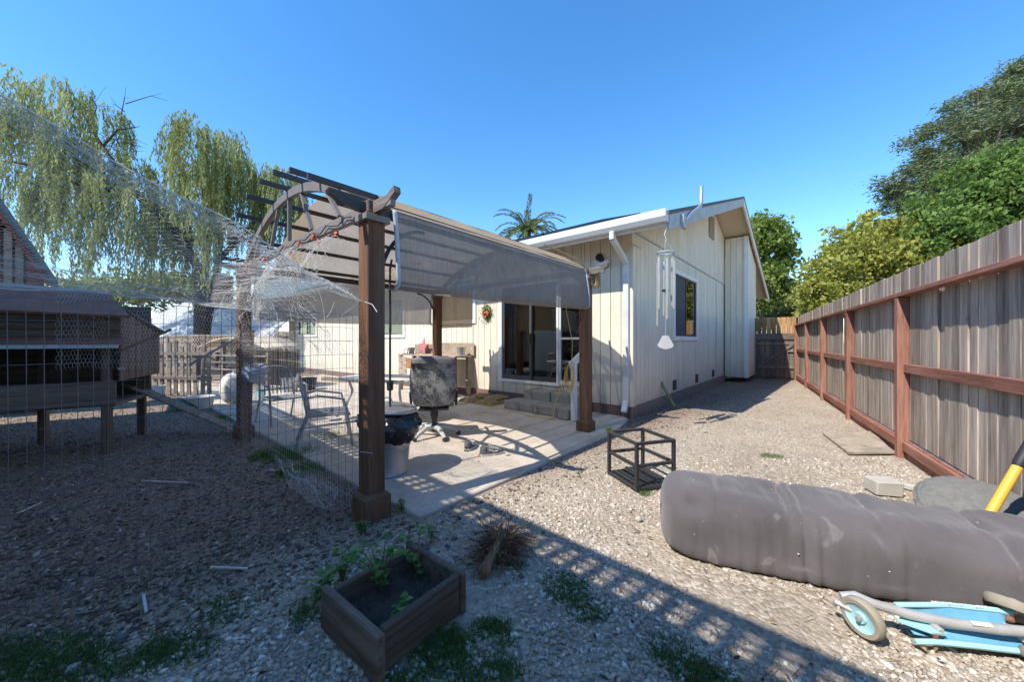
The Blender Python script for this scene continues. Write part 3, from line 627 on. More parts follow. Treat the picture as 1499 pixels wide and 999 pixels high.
def EL(px, py, Y, rx, rz, ry=None):
    p = PT(px, py, Y); return ((p.x, p.y, p.z), (rx*Y/F, (ry or rx)*Y/F, rz*Y/F))
# yellow-green tree behind the fence
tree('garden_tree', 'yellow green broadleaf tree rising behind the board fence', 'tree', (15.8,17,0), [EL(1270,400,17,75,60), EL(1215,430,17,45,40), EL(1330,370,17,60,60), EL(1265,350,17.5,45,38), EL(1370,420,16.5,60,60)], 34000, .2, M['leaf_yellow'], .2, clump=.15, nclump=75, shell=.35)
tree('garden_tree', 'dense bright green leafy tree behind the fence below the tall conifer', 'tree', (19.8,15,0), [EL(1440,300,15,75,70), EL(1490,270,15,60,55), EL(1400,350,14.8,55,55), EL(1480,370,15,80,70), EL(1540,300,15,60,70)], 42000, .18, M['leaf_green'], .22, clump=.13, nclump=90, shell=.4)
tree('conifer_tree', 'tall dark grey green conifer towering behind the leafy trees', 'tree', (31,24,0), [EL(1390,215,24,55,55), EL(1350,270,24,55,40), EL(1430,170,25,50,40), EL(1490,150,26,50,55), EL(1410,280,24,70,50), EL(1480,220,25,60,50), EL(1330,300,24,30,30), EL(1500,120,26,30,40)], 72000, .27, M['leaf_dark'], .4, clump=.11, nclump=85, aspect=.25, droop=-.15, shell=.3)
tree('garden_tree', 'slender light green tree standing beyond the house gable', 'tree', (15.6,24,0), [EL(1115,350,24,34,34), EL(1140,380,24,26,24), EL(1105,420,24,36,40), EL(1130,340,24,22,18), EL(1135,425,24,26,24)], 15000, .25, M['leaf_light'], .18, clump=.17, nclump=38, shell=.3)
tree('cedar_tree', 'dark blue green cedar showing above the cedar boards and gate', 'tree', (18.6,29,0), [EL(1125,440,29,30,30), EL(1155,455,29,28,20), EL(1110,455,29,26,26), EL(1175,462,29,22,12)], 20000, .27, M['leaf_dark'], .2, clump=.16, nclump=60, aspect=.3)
# willow
wt = thing('willow_tree', 'large weeping willow with long hanging strands behind the hen run', 'tree', (-12.5,14.5,0))
wb = Vector((-12.5,14.5,0)); mb = MB()
def wl(pts, rs): mb.tube([Vector(p)-wb for p in pts], rs, 9)
p0 = (-12.5,14.5,-.1)
wl([p0, PT(292,395,14.5), PT(262,345,14.3), PT(200,285,14), PT(150,215,14), PT(120,165,14)], [.2,.17,.15,.12,.07,.02])
wl([p0, PT(300,390,14.6), PT(306,330,14.6), PT(298,270,14.8), PT(290,205,15)], [.19,.15,.12,.08,.02])
wl([p0, PT(320,380,15), PT(380,320,15.5), PT(410,275,16)], [.15,.12,.07,.02])
wl([PT(200,285,14), PT(120,270,13.6), PT(40,240,13.2), PT(0,235,13)], [.12,.09,.06,.02])
wl([PT(150,215,14), PT(172,190,14), PT(205,185,14.2)], [.045,.03,.008])
for k in range(30):
    a = PT(150+random.uniform(-60,50), 195+random.uniform(-50,70), 14); b_ = a+Vector((random.uniform(-.5,1.5),random.uniform(-.6,.6),random.uniform(-.1,.6))); m_ = a.lerp(b_,.5)+Vector((random.gauss(0,.12),0,random.gauss(.1,.1))); wl([a, m_, b_], [.018,.012,.004]); wl([m_, m_+(b_-a)*.3+Vector((random.gauss(0,.25),0,random.gauss(.1,.25)))], [.008,.003])
mb.build('trunk', M['tree_bark'], wt, smooth=True)
PP = []; RN = []; DD = []
groups = [(95,165,13.8,62,55,150), (60,200,13.4,48,50,120), (150,255,14,60,45,150), (105,290,13.6,80,40,150), (40,300,13,40,40,70), (190,310,14,50,36,90), (215,345,14.2,50,30,80),
          (300,222,15,52,42,190), (268,262,15,32,36,80), (345,265,15,25,50,110), (300,300,15,60,35,110), (245,330,14.8,30,30,60), (335,335,15,35,25,60), (405,275,16,40,26,130), (425,300,16,30,30,90), (390,320,16,30,30,60)]
for (px, py, Y, rx, rz, ns) in groups:
    c = PT(px, py, Y); rX = rx*Y/F; rZ = rz*Y/F
    for q in range(max(6, int(ns*.2))):
        a = random.random()*math.tau; rr = random.random()**.5; z = rZ*math.sqrt(max(0,1-rr*rr))*random.uniform(.3,1); bl = random.uniform(1.0,3.4); tone = random.random()
        out = np.array([math.cos(a),math.sin(a),0])*random.uniform(.1,.5); sw = np.array([random.gauss(0,.12),random.gauss(0,.12),0])
        for k in range(random.randint(3,7)):
            s0 = np.array([c.x+rX*rr*math.cos(a)+random.gauss(0,.13), c.y+rX*rr*math.sin(a)+random.gauss(0,.13), c.z+z+random.gauss(0,.12)]); ln = bl*random.uniform(.55,1.1); m = int(ln*24); tt = np.linspace(0,1,m)[:,None]
            pts = s0+out*np.sqrt(tt)+sw*tt**2+np.array([0,0,-1])*ln*(tt**1.15)+rng.normal(size=(m,3))*np.array([.035,.035,.02]); pts = pts[pts[:,2] > 2.2]; m = len(pts)
            PP.append(pts); RN.append(np.clip(rng.random(m)*.4+tone*.6,0,1)); DD.append(np.tile([0,0,-1.],(m,1))+rng.normal(size=(m,3))*.28)
PP = np.concatenate(PP)-np.array(wb); RN = np.concatenate(RN); DD = np.concatenate(DD); ll = .19*(.6+.8*rng.random(len(PP))); V, Fc = leaf_quads(PP, ll, ll*.22, DD); np_mesh('crown', V, Fc, M['leaf_willow'], wt, RN)
# low far shrubs / hedge seen under the willow
tree('far_shrub', 'green shrub mass under the willow beside the pale tarp', 'shrub', (-15.5,19,0), [EL(230,420,19,40,20), EL(180,425,19,40,18), EL(120,430,19,50,20), EL(300,425,20,40,14)], 9000, .22, M['leaf_willow'], .1, clump=.25, nclump=40)
# palm
pc = PT(772,344,24); pm_ = thing('palm_tree', 'date palm with arching fronds rising behind the house roof', 'palm', (pc.x, pc.y, 0))
mb = MB(); mb.tube([(0,0,-.1),(.1,0,pc.z*.5),(0,0,pc.z-.2),(0,0,pc.z+.3)], [.35,.3,.3,.2], 10); mb.build('trunk', M['tree_bark'], pm_, smooth=True)
for k in range(30):
    a = k*2.39996; el = R(random.uniform(8,80)); ln = random.uniform(2.3,2.9); d = Vector((math.cos(a)*math.cos(el), math.sin(a)*math.cos(el), math.sin(el))); P_ = []; D_ = []; rr_ = []
    path = []; p = Vector((0,0,pc.z+.1))
    for i in range(26):
        t = i/25; p = p+d*(ln/26); d = (d+Vector((0,0,-.045-.05*t))).normalized(); path.append(p.copy())
        sd = d.cross(Vector((0,0,1))); sd = sd.normalized() if sd.length > .05 else Vector((1,0,0))
        for s_ in (-1,1):
            for j in range(2):
                dd = (sd*s_+d*.9+Vector((0,0,.25))).normalized(); l_ = .42*(1-.55*t); P_.append(p+dd*l_/2+d*j*.05); D_.append(dd*l_); rr_.append(random.random()*.7+.3*(el/1.4))
    D_ = np.array(D_); ln_ = np.linalg.norm(D_,axis=1); V, Fc = leaf_quads(np.array(P_), ln_, np.full(len(ln_),.045), D_); fr = np_mesh('frond', V, Fc, M['leaf_palm'], pm_, np.array(rr_))
    mb = MB(); mb.tube(path[::5]+[path[-1]], .02, 5); mb.build('rib', M['stem'], fr)

# ------------------------------------------------------------------ gravel, litter, grass (uncountable)
ico = []
g_ = (1+5**.5)/2
for a in (-1,1):
    for c in (-g_,g_): ico += [(0,a,c),(a,c,0),(c,0,a)]
ico = np.array(ico)/np.linalg.norm(ico[0])
import itertools
ed = 2/np.linalg.norm((0,1,g_)); tri = [t for t in itertools.combinations(range(12),3) if all(abs(np.linalg.norm(ico[t[i]]-ico[t[j]])-ed) < .01 for i,j in ((0,1),(1,2),(0,2)))]
tri = [t if np.dot(np.cross(ico[t[1]]-ico[t[0]], ico[t[2]]-ico[t[0]]), ico[t[0]]) > 0 else (t[0],t[2],t[1]) for t in tri]; tri = np.array(tri)
octv = np.array([(1,0,0),(0,1,0),(-1,0,0),(0,-1,0),(0,0,1),(0,0,-.6)],float); octf = np.array([(0,1,4),(1,2,4),(2,3,4),(3,0,4),(1,0,5),(2,1,5),(3,2,5),(0,3,5)])
def in_patio(x, y):
    lx = (x-PO.x)*D1.x+(y-PO.y)*D1.y; ly = (x-PO.x)*D2.x+(y-PO.y)*D2.y
    return (lx > .18) & (lx < 4.75) & (ly > -.36) & (ly < 12.6) & ~((lx > 3.6) & (ly < (lx-3.6)*.24-.38))
def run_mask(x, y): return -.66*x+.72*y-2.6
def scatter(n, ymin, ymax, power=1.0):
    u = rng.random(n); Y = ymin*(ymax/ymin)**(u**power); X = (rng.random(n)*2-1)*1.5*Y; return X, Y
def stones(name, X, Y, r, sq, mat, base, faces, rn, tilt=.3):
    n = len(X); k = len(base); ax = rng.random(n)*math.tau; V = base[None]*(1+.28*rng.normal(size=(n,k,1)).clip(-1.5,1.5))
    sc = np.stack([r*(1+.35*rng.random(n)), r*(.65+.3*rng.random(n)), r*sq*(.7+.6*rng.random(n))],1); V = V*sc[:,None,:]
    t1 = rng.normal(size=n)*tilt; c, s_ = np.cos(t1)[:,None], np.sin(t1)[:,None]; x, z = V[:,:,0]*c-V[:,:,2]*s_, V[:,:,0]*s_+V[:,:,2]*c
    c, s_ = np.cos(ax)[:,None], np.sin(ax)[:,None]; V = np.stack([x*c-V[:,:,1]*s_+X[:,None], x*s_+V[:,:,1]*c+Y[:,None], z+(r*sq*.25)[:,None]],2)
    zz = np.array([zg(a, b_) for a, b_ in zip(X, Y)]); V[:,:,2] += zz[:,None]
    Fc = (faces[None]+(np.arange(n)*k)[:,None,None]).reshape(-1,3); o = np_mesh(name, V.reshape(-1,3), Fc, mat, None, np.repeat(rn, len(faces))); tag(o, kind='stuff'); return o
gm = stuffmat('gravel_stone', [(0, (.22,.185,.15)), (.25, (.34,.285,.23)), (.5, (.43,.36,.285)), (.75, (.54,.465,.375)), (.93, (.68,.625,.54)), (1, (.76,.72,.66))], .9)
lm = stuffmat('run_litter', [(0, (.08,.058,.042)), (.4, (.22,.16,.118)), (.7, (.36,.275,.21)), (.88, (.48,.41,.34)), (1, (.7,.66,.6))], .9)
X, Y = scatter(64000, 1.0, 4.2); k = (run_mask(X,Y)+rng.normal(size=len(X))*.25 < -.35) & ~in_patio(X,Y)
cl_ = np.array([mnoise.noise(Vector((a*1.4,b_*1.4,9))) for a, b_ in zip(X,Y)]); k &= (cl_*1.5+rng.random(len(X))*.8 > .3); X, Y = X[k], Y[k]
stones('gravel', X, Y, .0058+.011*rng.random(len(X))**2.5, .55, gm, ico, tri, np.clip(rng.normal(.54,.25,len(X)),0,1)); tag(bpy.data.objects['gravel'], 'loose pale gravel stones spread over the yard', 'gravel')
X, Y = scatter(60000, 3.6, 13, .8); k = (run_mask(X,Y) < -.3) & ~in_patio(X,Y) & (X < 4.5+(Y-4.26)*.632) & (X > -3); 
lx = (X-HO.x)*D1.x+(Y-HO.y)*D1.y; ly = (X-HO.x)*D2.x+(Y-HO.y)*D2.y; k &= ~((lx > -.02) & (ly > -.02)); X, Y = X[k], Y[k]; cl_ = np.array([mnoise.noise(Vector((a*.9,b_*.9,19))) for a, b_ in zip(X,Y)]); k = cl_*1.3+rng.random(len(X))*.9 > .3; X, Y = X[k], Y[k]
stones('gravel', X, Y, .008+.008*rng.random(len(X)), .5, gm, octv, octf, np.clip(rng.normal(.54,.18,len(X)),0,1)); tag(bpy.data.objects['gravel.001'], 'fine pale gravel running along the house towards the gate', 'gravel')
X, Y = scatter(60000, 1.2, 9.5, .8); k = (run_mask(X,Y)+rng.normal(size=len(X))*.2 > -.3) & ~in_patio(X,Y); X, Y = X[k], Y[k]
stones('run_litter', X, Y, .009+.014*rng.random(len(X))**2, .45, lm, octv, octf, np.clip(rng.beta(1.6,2.4,len(X)),0,1), .5); tag(bpy.data.objects['run_litter'], 'dark wood chip and stone litter of the hen run', 'litter')
X, Y = scatter(230, 1.15, 2.6); k = ~in_patio(X,Y) & (X+Y < 2.3); X, Y = X[k], Y[k]
stones('gravel', X, Y, .013+.016*rng.random(len(X))**2, .55, stuffmat('river_stone', [(0, (.1,.1,.105)), (.5, (.2,.195,.19)), (1, (.5,.47,.43))], .85), ico, tri, rng.random(len(X))); tag(bpy.data.objects['gravel.002'], 'larger round grey stones scattered in the shaded foreground', 'gravel')
X, Y = scatter(1500, 1.2, 8); k = ~in_patio(X,Y) | (rng.random(len(X)) < .12); lx = (X-HO.x)*D1.x+(Y-HO.y)*D1.y; ly = (X-HO.x)*D2.x+(Y-HO.y)*D2.y; k &= ~((lx > -.05) & (ly > -.05)) & (X < 4.3+(Y-4.26)*.632); X, Y = X[k], Y[k]; n_ = len(X)
P_ = np.stack([X, Y, np.where(in_patio(X,Y), .03, .012)],1); D_ = rng.normal(size=(n_,3))*np.array([1,1,.12]); tw = rng.random(n_) < .4; V, Fc = leaf_quads(P_, np.where(tw, .05+.07*rng.random(n_), .02+.025*rng.random(n_)), np.where(tw, .004, .014), D_)
tag(np_mesh('leaf_litter', V, Fc, stuffmat('dry_leaf', [(0,(.07,.04,.02)),(.6,(.2,.13,.06)),(1,(.36,.26,.14))]), None, rng.random(n_)), 'dry brown leaves and twigs scattered over the gravel', 'litter', kind='stuff')
def grass(name, label, spots, n, h=.05, wd=.004, mat=None):
    P_, D_ = [], []
    for (px, py, rx, ry, w) in spots:
        c = G(px, py); m = int(n*w); a = rng.random(m)*math.tau; r_ = rng.random(m)**.6; x = c.x+rx*r_*np.cos(a)+rng.normal(size=m)*.02; y = c.y+ry*r_*np.sin(a)+rng.normal(size=m)*.02
        pn = np.array([mnoise.noise(Vector((i*5,j*5,2))) for i,j in zip(x,y)]); kk = pn+rng.random(m)*.7 > .15; x, y = x[kk], y[kk]
        z = np.array([zg(i,j) for i,j in zip(x,y)]); P_.append(np.stack([x,y,z],1))
    P_ = np.concatenate(P_); m = len(P_); hh = h*(.4+.9*rng.random(m)); D_ = rng.normal(size=(m,3))*np.array([.7,.7,.1])+np.array([0,0,.8]); D_ /= np.linalg.norm(D_,axis=1,keepdims=True)
    side = np.cross(D_, rng.normal(size=(m,3))); side /= np.linalg.norm(side,axis=1,keepdims=True); tip = P_+D_*hh[:,None]; tip[:,2] = np.maximum(tip[:,2], P_[:,2]+.006)
    V = np.stack([P_-side*wd, P_+side*wd, tip+side*wd*.3], 1).reshape(-1,3); o = np_mesh(name, V, np.arange(3*m).reshape(m,3), mat or M['grass'], None, np.clip(rng.normal(.45,.25,m),0,1)); tag(o, label, 'grass', kind='stuff')
grass('grass', 'short green grass in patches over the shaded gravel', [(90,960,.5,.12,1.4), (230,950,.25,.1,.6), (20,985,.4,.1,.8), (330,890,.14,.1,.3), (640,945,.13,.13,1.1), (690,985,.2,.09,1.0), (720,930,.1,.09,.5), (600,995,.12,.05,.3), (985,960,.09,.1,.5), (1030,990,.12,.07,.4), (830,860,.12,.14,.4), (860,890,.1,.1,.3), (460,885,.1,.12,.5), (745,830,.1,.06,.2), (560,830,.1,.1,.15), (1130,668,.12,.08,.12), (945,722,.05,.03,.1)], 3000, .035, .0028)
grass('grass', 'bright green weeds along the edge of the patio in the hen run', [(415,665,.35,.3,.8), (340,610,.3,.35,.5), (440,690,.2,.2,.4), (480,640,.3,.15,.15)], 2500, .09, .005, stuffmat('bright_weed', [(0,(.06,.12,.02)),(.6,(.13,.24,.04)),(1,(.22,.32,.07))], .6, .35))

# ------------------------------------------------------------------ things on the patio
def solid(o, t): m = o.modifiers.new('solid', 'SOLIDIFY'); m.thickness = t; m.offset = 0; return o
# trash can
tp = Vector((-1.27,3.68,.022)); tc = thing('trash_can', 'galvanised metal trash can with a black bag and dented lid behind the front post', 'trash can', tp)
mb = MB(); n = 48
prof = [(.0,0),(.205,0),(.212,.02),(.205,.03),(.222,.26),(.23,.27),(.23,.285),(.225,.29),(.243,.585),(.25,.6),(.245,.61)]
vs = []
mb.lathe(prof, n)
for i, (x, y, z) in enumerate(mb.v):
    if .03 < z < .58: k = 1+.018*math.cos(24*math.atan2(y, x)); mb.v[i] = (x*k, y*k, z)
mb.build('body', M['galv'], tc, smooth=True)
mb = MB(); mb.lathe([(.262,.618),(.268,.632),(.262,.65),(.22,.668),(.2,.664),(.12,.69),(.0,.7)], 40, (0.0,0,.01), Matrix.Rotation(R(3),4,'Y')); li = mb.build('lid', M['galv'], tc, smooth=True)
mb = MB(); mb.tube([(-.06,0,.69),(-.05,0,.74),(0,0,.755),(.05,0,.74),(.06,0,.69)], .008, 6); mb.build('handle', M['galv'], li)
mb = MB(); mb.stone((.02,-.1,.69), .05, 4, (1.6,.7,.12)); mb.build('rust_patch', plain('rust', (.3,.09,.05), .9), li)
def bagf(u, v_):
    a = u*math.tau; d = Vector((math.cos(a), math.sin(a), 0)); side = .5+.5*math.cos(a+.55); low = .05+.2*side**1.5
    z = .615-v_*(low+.05); r = .248+.012+math.sin(v_*math.pi)*(.035+.05*side)+.035*mnoise.noise(Vector((d.x*4, d.y*4, v_*4)))+.018*mnoise.noise(Vector((d.x*11, d.y*11, v_*9)))-.03*(1-side)
    return d*max(r, .247)+Vector((0,0,z+.03*mnoise.noise(Vector((d.x*3,d.y*3,8)))*v_))
mb = MB(); mb.grid(bagf, 90, 14, wrap=True); mb.build('bag', M['bag'], tc, smooth=True, angle=25)
# office chair, seen from behind
oc = thing('office_chair', 'worn grey swivel office chair with cracked vinyl back standing on the patio', 'chair', Vector((-1.08,5.05,.022)), R(8))
def cb(u, v_):      # back shell: closed loop in section, u around, v up
    a = u*math.tau; n_ = 5; ca, sa = math.cos(a), math.sin(a); ex = math.copysign(abs(ca)**.25, ca)*.31; ey = math.copysign(abs(sa)**.5, sa)*.05
    k = math.sin(math.pi*min(max(v_,.0),1))**.18 if 0 < v_ < 1 else .02; z = .43+.70*v_; wid = (.95+.05*math.sin(v_*math.pi))*(1 if .04 < v_ < .96 else .85)
    y = -.18-.13*(v_-.3)+.04*(ex/.31)**2*.8+ey*(1.5 if v_ > .82 else 1)*k
    return (ex*wid*(k**.5), y, z+.006*mnoise.noise(Vector((ex*8,z*8,0))))
mb = MB(); mb.grid(cb, 40, 26, wrap=True); bk = mb.build('backrest', M['vinyl'], oc, smooth=True, angle=180)
mb = MB(); mb.grid(lambda u, v_: (lambda p: (p[0]*1.03, p[1]-.0, p[2]+.004))(tuple(Vector(cb(u, .86+.13*v_))+Vector((0,(.012 if math.sin(u*math.tau)>0 else -.012),0)))), 40, 6, wrap=True); mb.build('head_roll', M['vinyl_dk'], bk, smooth=True, angle=180)
mb = MB(); mb.grid(lambda u, v_: ((u-.5)*.56*(1-.1*abs(v_-.5)), -.1+.5*v_, .46+.05*math.sin(u*math.pi)**.4*math.sin(v_*math.pi)**.4), 14, 14); so_ = mb.build('seat', M['vinyl_dk'], oc, smooth=True, angle=180); solid(so_, .06)
mb = MB(); mb.box(-.2,.2,-.16,.2,.385,.41); mb.build('seat_plate', M['blackm'], oc)
mb = MB(); mb.lathe([(.0,.08),(.035,.08),(.035,.22),(.055,.3),(.055,.385),(0,.39)], 16); mb.build('gas_column', M['blackm'], oc, smooth=True)
for k in range(5):
    a = R(-62+72*k); d = Vector((math.cos(a), math.sin(a), 0)); mb = MB(); mb.tube([d*.02+Vector((0,0,.13)), d*.14+Vector((0,0,.14)), d*.27+Vector((0,0,.085)), d*.335+Vector((0,0,.045))], [.034,.034,.028,.024], 8); lg = mb.build('leg', M['silver_paint'], oc, smooth=True)
    mb = MB(); mb.lathe([(0,-.02),(.028,-.02),(.032,0),(.028,.02),(0,.02)], 12, d*.335+Vector((0,0,.032)), Matrix.Rotation(a+.6,4,'Z') @ Matrix.Rotation(R(90),4,'X')); mb.build('caster', M['blackm'], lg)
for s_ in (-1,1):
    mb = MB(); mb.tube([(s_*.29,.22,.63),(s_*.31,.0,.64),(s_*.31,-.1,.62),(s_*.3,-.08,.45)], .018, 8); mb.build('armrest', M['black'], oc, smooth=True)
# shoes
def shoe(nm, label, loc, rz, flip):
    t = thing(nm, label, 'shoe', loc, rz, None); L = .29
    def prof(u): return .03+.018*math.sin(math.pi*min(u*1.15,1))**.8+(.008 if u > .5 else 0)
    def top(u): return .062+.055*(1-u)**1.5 if u > .35 else .115-.02*abs(u-.12)/.12*.6
    def up(u, v_):
        a = v_*math.pi; w = prof(u)*(1 if .02 < u < .98 else .35); h = top(u)*(1 if .03 < u < .97 else .6)
        return (-L/2+L*u, w*math.cos(a), .028+(h-.028)*math.sin(a)**.6)
    mb = MB(); mb.grid(up, 18, 12); mb.build('upper', M['shoe_g'], t, smooth=True, angle=180)
    mb = MB(); pl = [(-L/2-.006+(L+.016)*i/18, prof(i/18)*(1.08 if 0 < i < 18 else .5)) for i in range(19)]; mb.prism(pl+[(x,-w) for x, w in reversed(pl)], (.0,.026), lambda a,b_,c: (a,b_,c)); mb.build('sole', M['shoe_w'], t)
    mb = MB(); mb.box(-L/2-.012,-L/2+.045,-.028,.028,-.002,.024); mb.build('heel', M['orange'] if flip else M['shoe_g'], t, bevel=.006)
    mb = MB(); mb.tube([(-L/2+.05+.0*k, .036*math.cos(a), .075+.045*math.sin(a)) for k, a in enumerate([i*math.pi/8 for i in range(9)])], .012, 6); mb.build('collar', M['shoe_g'], t, smooth=True)
    mb = MB()
    for i in range(5): x = -.03+.026*i; mb.tube([(x,-.03,.085-.006*i),(x+.008,0,.108-.009*i),(x,.03,.085-.006*i)], .004, 5)
    mb.tube([(-.04,0,.115),(-.02,.03,.125),(0,.035,.1)], .003, 5); mb.tube([(-.04,0,.115),(-.02,-.03,.125),(.0,-.04,.1)], .003, 5); mb.build('lace', M['shoe_w'], t)
    for s_ in (-1,1):
        mb = MB(); mb.tube([(.06,s_*.049,.05),(.01,s_*.05,.045),(-.05,s_*.043,.075)], .007, 5); mb.build('side_stripe', M['shoe_w'], t)
shoe('running_shoe', 'grey and white running shoe pointing away towards the steps', Vector((-.51,4.5,.022)), R(75), False)
shoe('running_shoe', 'grey and white running shoe with orange heel turned sideways', Vector((-.24,4.24,.022)), R(28), True)
# folded cushion
cu = thing('cushion', 'folded brown quilted cushion lying against the wall beside the steps', 'cushion', HO+D1*-.5+D2*3.0+Vector((0,0,.022)), TH)
for (y0, y1, x0, x1, z0, z1) in ((-.42,.1,-.36,.34,0,.1), (.12,.62,-.34,.33,0,.09), (-.36,.06,-.1,.33,.095,.15), (.12,.55,-.08,.33,.09,.14)):
    mb = MB(); mb.grid(lambda u, v_: (x0+(x1-x0)*u, y0+(y1-y0)*v_, z0+(z1-z0)*(math.sin(u*math.pi)*math.sin(v_*math.pi))**.22+.008*mnoise.noise(Vector((u*6,v_*6,y0*9)))), 16, 16); mb.build('pad', M['burlap'], cu, smooth=True, angle=180)
# work bench along the wall
wb_ = thing('work_bench', 'long weathered wooden potting bench against the cream wall below the window', 'bench', HO, TH)
X0, X1, Y0b, Y1b, ZT = -.62, -.08, 3.98, 6.3, 1.0
for i in range(4):
    mb = MB(); a = X0+(X1-X0)/4*i; mb.box(a+.003, a+(X1-X0)/4-.003, Y0b-.03, Y1b+.03, ZT-.04, ZT); mb.build('top_plank', M['bench'], wb_, bevel=.004)
for x in (X0+.05, X1-.05):
    for y in (Y0b+.05, 5.15, Y1b-.05): mb = MB(); mb.box(x-.045,x+.045,y-.045,y+.045,.02,ZT-.041); mb.build('leg', M['old_wood'], wb_, bevel=.004)
for i in range(2):
    mb = MB(); mb.box(-.07,-.045,3.9+1.25*i,5.12+1.2*i,ZT+.0,ZT+.3-.04*i); mb.build('back_board', M['bench'], wb_, bevel=.004)
mb = MB(); mb.box(X0+.01,X0+.03,4.08,4.85,.45,ZT-.1); mb.build('front_panel', M['osb'], wb_); mb = MB(); mb.box(X0+.01,X0+.03,5.2,5.9,.62,ZT-.1); mb.build('front_panel', M['bench_orange'], wb_); mb = MB(); mb.box(X0+.01,X0+.03,4.86,5.19,.78,ZT-.1); mb.build('front_panel', M['bench_orange'], wb_)
for i in range(4): mb = MB(); mb.box(X0-.005,X0+.02,5.92,6.28,.3+.16*i,.45+.16*i); mb.build('drawer_front', M['bench'], wb_, bevel=.004)
for z in (.18,.3): mb = MB(); mb.box(X0+.01,X0+.035,4.1,5.1,z,z+.09); mb.build('lower_rail', M['old_wood'], wb_)
o = MB(); s5 = [(.24*(1 if i%2==0 else .42)*math.cos(math.pi/2+i*math.pi/5), .24*(1 if i%2==0 else .42)*math.sin(math.pi/2+i*math.pi/5)) for i in range(10)]; o.prism(s5, (-.01,.01), lambda a,b_,c: (c,a,b_)); o = o.build('metal_star', M['red_star']); o.location = HO+D1*-.2+D2*5.75+Vector((0,0,1.2)); o.rotation_euler = (0,R(10),TH); tag(o, 'faded red five pointed metal star propped on the work bench', 'ornament')
o = MB(); o.lathe([(0,0),(.09,0),(.11,.2),(.1,.2),(.085,.02),(0,.02)], 16); o = o.build('flower_pot', M['galv'], smooth=True); o.location = HO+D1*-.3+D2*4.1+Vector((0,0,1.0)); tag(o, 'small grey metal pot on the bench end by the door', 'pot')
o = MB(); o.lathe([(0,0),(.07,0),(.1,.17),(.09,.17),(.06,.02),(0,.02)], 16); o = o.build('flower_pot', M['chair_metal'], smooth=True); o.location = HO+D1*-.3+D2*6.15+Vector((0,0,1.0)); tag(o, 'squat grey pot beside the red star on the bench', 'pot')
o = MB(); [o.tube([(0,-.25+.14*k,0),(0,-.27+.14*k,.1),(.0,-.19+.14*k,.14),(0,-.12+.14*k,.1),(0,-.14+.14*k,0)], .007, 5) for k in range(3)]; o.box(-.03,.03,-.3,.22,-.0,.012); o = o.build('wire_rack', M['blackm']); o.location = HO+D1*-.45+D2*6.1+Vector((0,0,1.0)); o.rotation_euler = (0,0,TH); tag(o, 'small black scrolled wire rack on the far end of the bench', 'rack')
wr_ = thing('wall_wreath', 'small red and green wreath hanging on the wall by the window', 'wreath', HO+D1*-.03+D2*3.5+Vector((0,0,2.02)), TH)
P_ = rng.normal(size=(260,3))*np.array([.02,.075,.09]); P_[:,0] = -abs(P_[:,0]); V, Fc = leaf_quads(P_, np.full(260,.07), np.full(260,.03)); np_mesh('leaves', V, Fc, M['leaf_green'], wr_, rng.random(260))
mb = MB(); [mb.stone((-.035,random.gauss(-.02,.04),random.gauss(-.03,.05)), .03, k) for k in range(7)]; mb.build('flowers', M['lamp_or'], wr_)
# patio table and metal chairs
tb = thing('patio_table', 'grey white metal patio table with scrolled legs behind the front post', 'table', Vector((-2.15,6.15,.022)), R(-18))
pl = [(.75*math.copysign(abs(math.cos(a))**.5, math.cos(a)), .45*math.copysign(abs(math.sin(a))**.5, math.sin(a))) for a in [i*math.tau/40 for i in range(40)]]
mb = MB(); mb.prism(pl, (.68,.72), lambda a,b_,c: (a,b_,c)); mb.build('table_top', M['white_pl'], tb, bevel=.008)
for sx in (-1,1):
    for sy in (-1,1): mb = MB(); mb.tube([(sx*.5,sy*.28,.68),(sx*.46,sy*.24,.5),(sx*.54,sy*.3,.25),(sx*.5,sy*.26,.1),(sx*.58,sy*.33,.015)], .02, 8); mb.build('leg', M['white_pl'], tb, smooth=True)
mb = MB(); mb.tube([(-.5,0,.2),(.5,0,.2)], .012, 6); mb.build('stretcher', M['white_pl'], tb)
def metal_chair(label, loc, rz):
    t = thing('patio_chair', label, 'chair', loc, rz, None); m_ = M['chair_metal']
    for s_ in (-1,1):
        mb = MB(); mb.tube([(.3,s_*.29,.015),(.24,s_*.28,.4),(.2,s_*.28,.6),(-.1,s_*.28,.66),(-.22,s_*.26,.63)], .016, 8); mb.build('arm_leg', m_, t, smooth=True)
        mb = MB(); mb.tube([(-.34,s_*.27,.015),(-.2,s_*.26,.4),(-.24,s_*.25,.65),(-.3,s_*.22,.86),(-.31,s_*.1,.9),(-.31,0,.905)], .016, 8); mb.build('back_leg', m_, t, smooth=True)
    for k in range(9): y = -.21+.0525*k; mb = MB(); mb.box(-.2,.26,y-.017,y+.017,.41,.422); mb.build('seat_slat', m_, t)
    mb = MB(); mb.tube([(-.2,-.26,.405),(.26,-.27,.405),(.27,.27,.405),(-.2,.26,.405)], .013, 6); mb.build('seat_frame', m_, t)
    for k in range(7): y = -.18+.06*k; mb = MB(); mb.tube([(-.21,y,.45),(-.25,y,.68),(-.305,y*.95,.885)], .009, 5); mb.build('back_slat', m_, t)
    mb = MB(); mb.tube([(-.225,-.25,.52),(-.225,.25,.52)], .012, 6); mb.build('back_rail', m_, t)
metal_chair('grey slatted metal armchair on the patio edge nearest the front pergola post', Vector((-2.42,4.72,.022)), R(28))
metal_chair('grey slatted metal armchair beside the wire wrapped left pergola post', Vector((-3.75,5.95,.022)), R(-35))
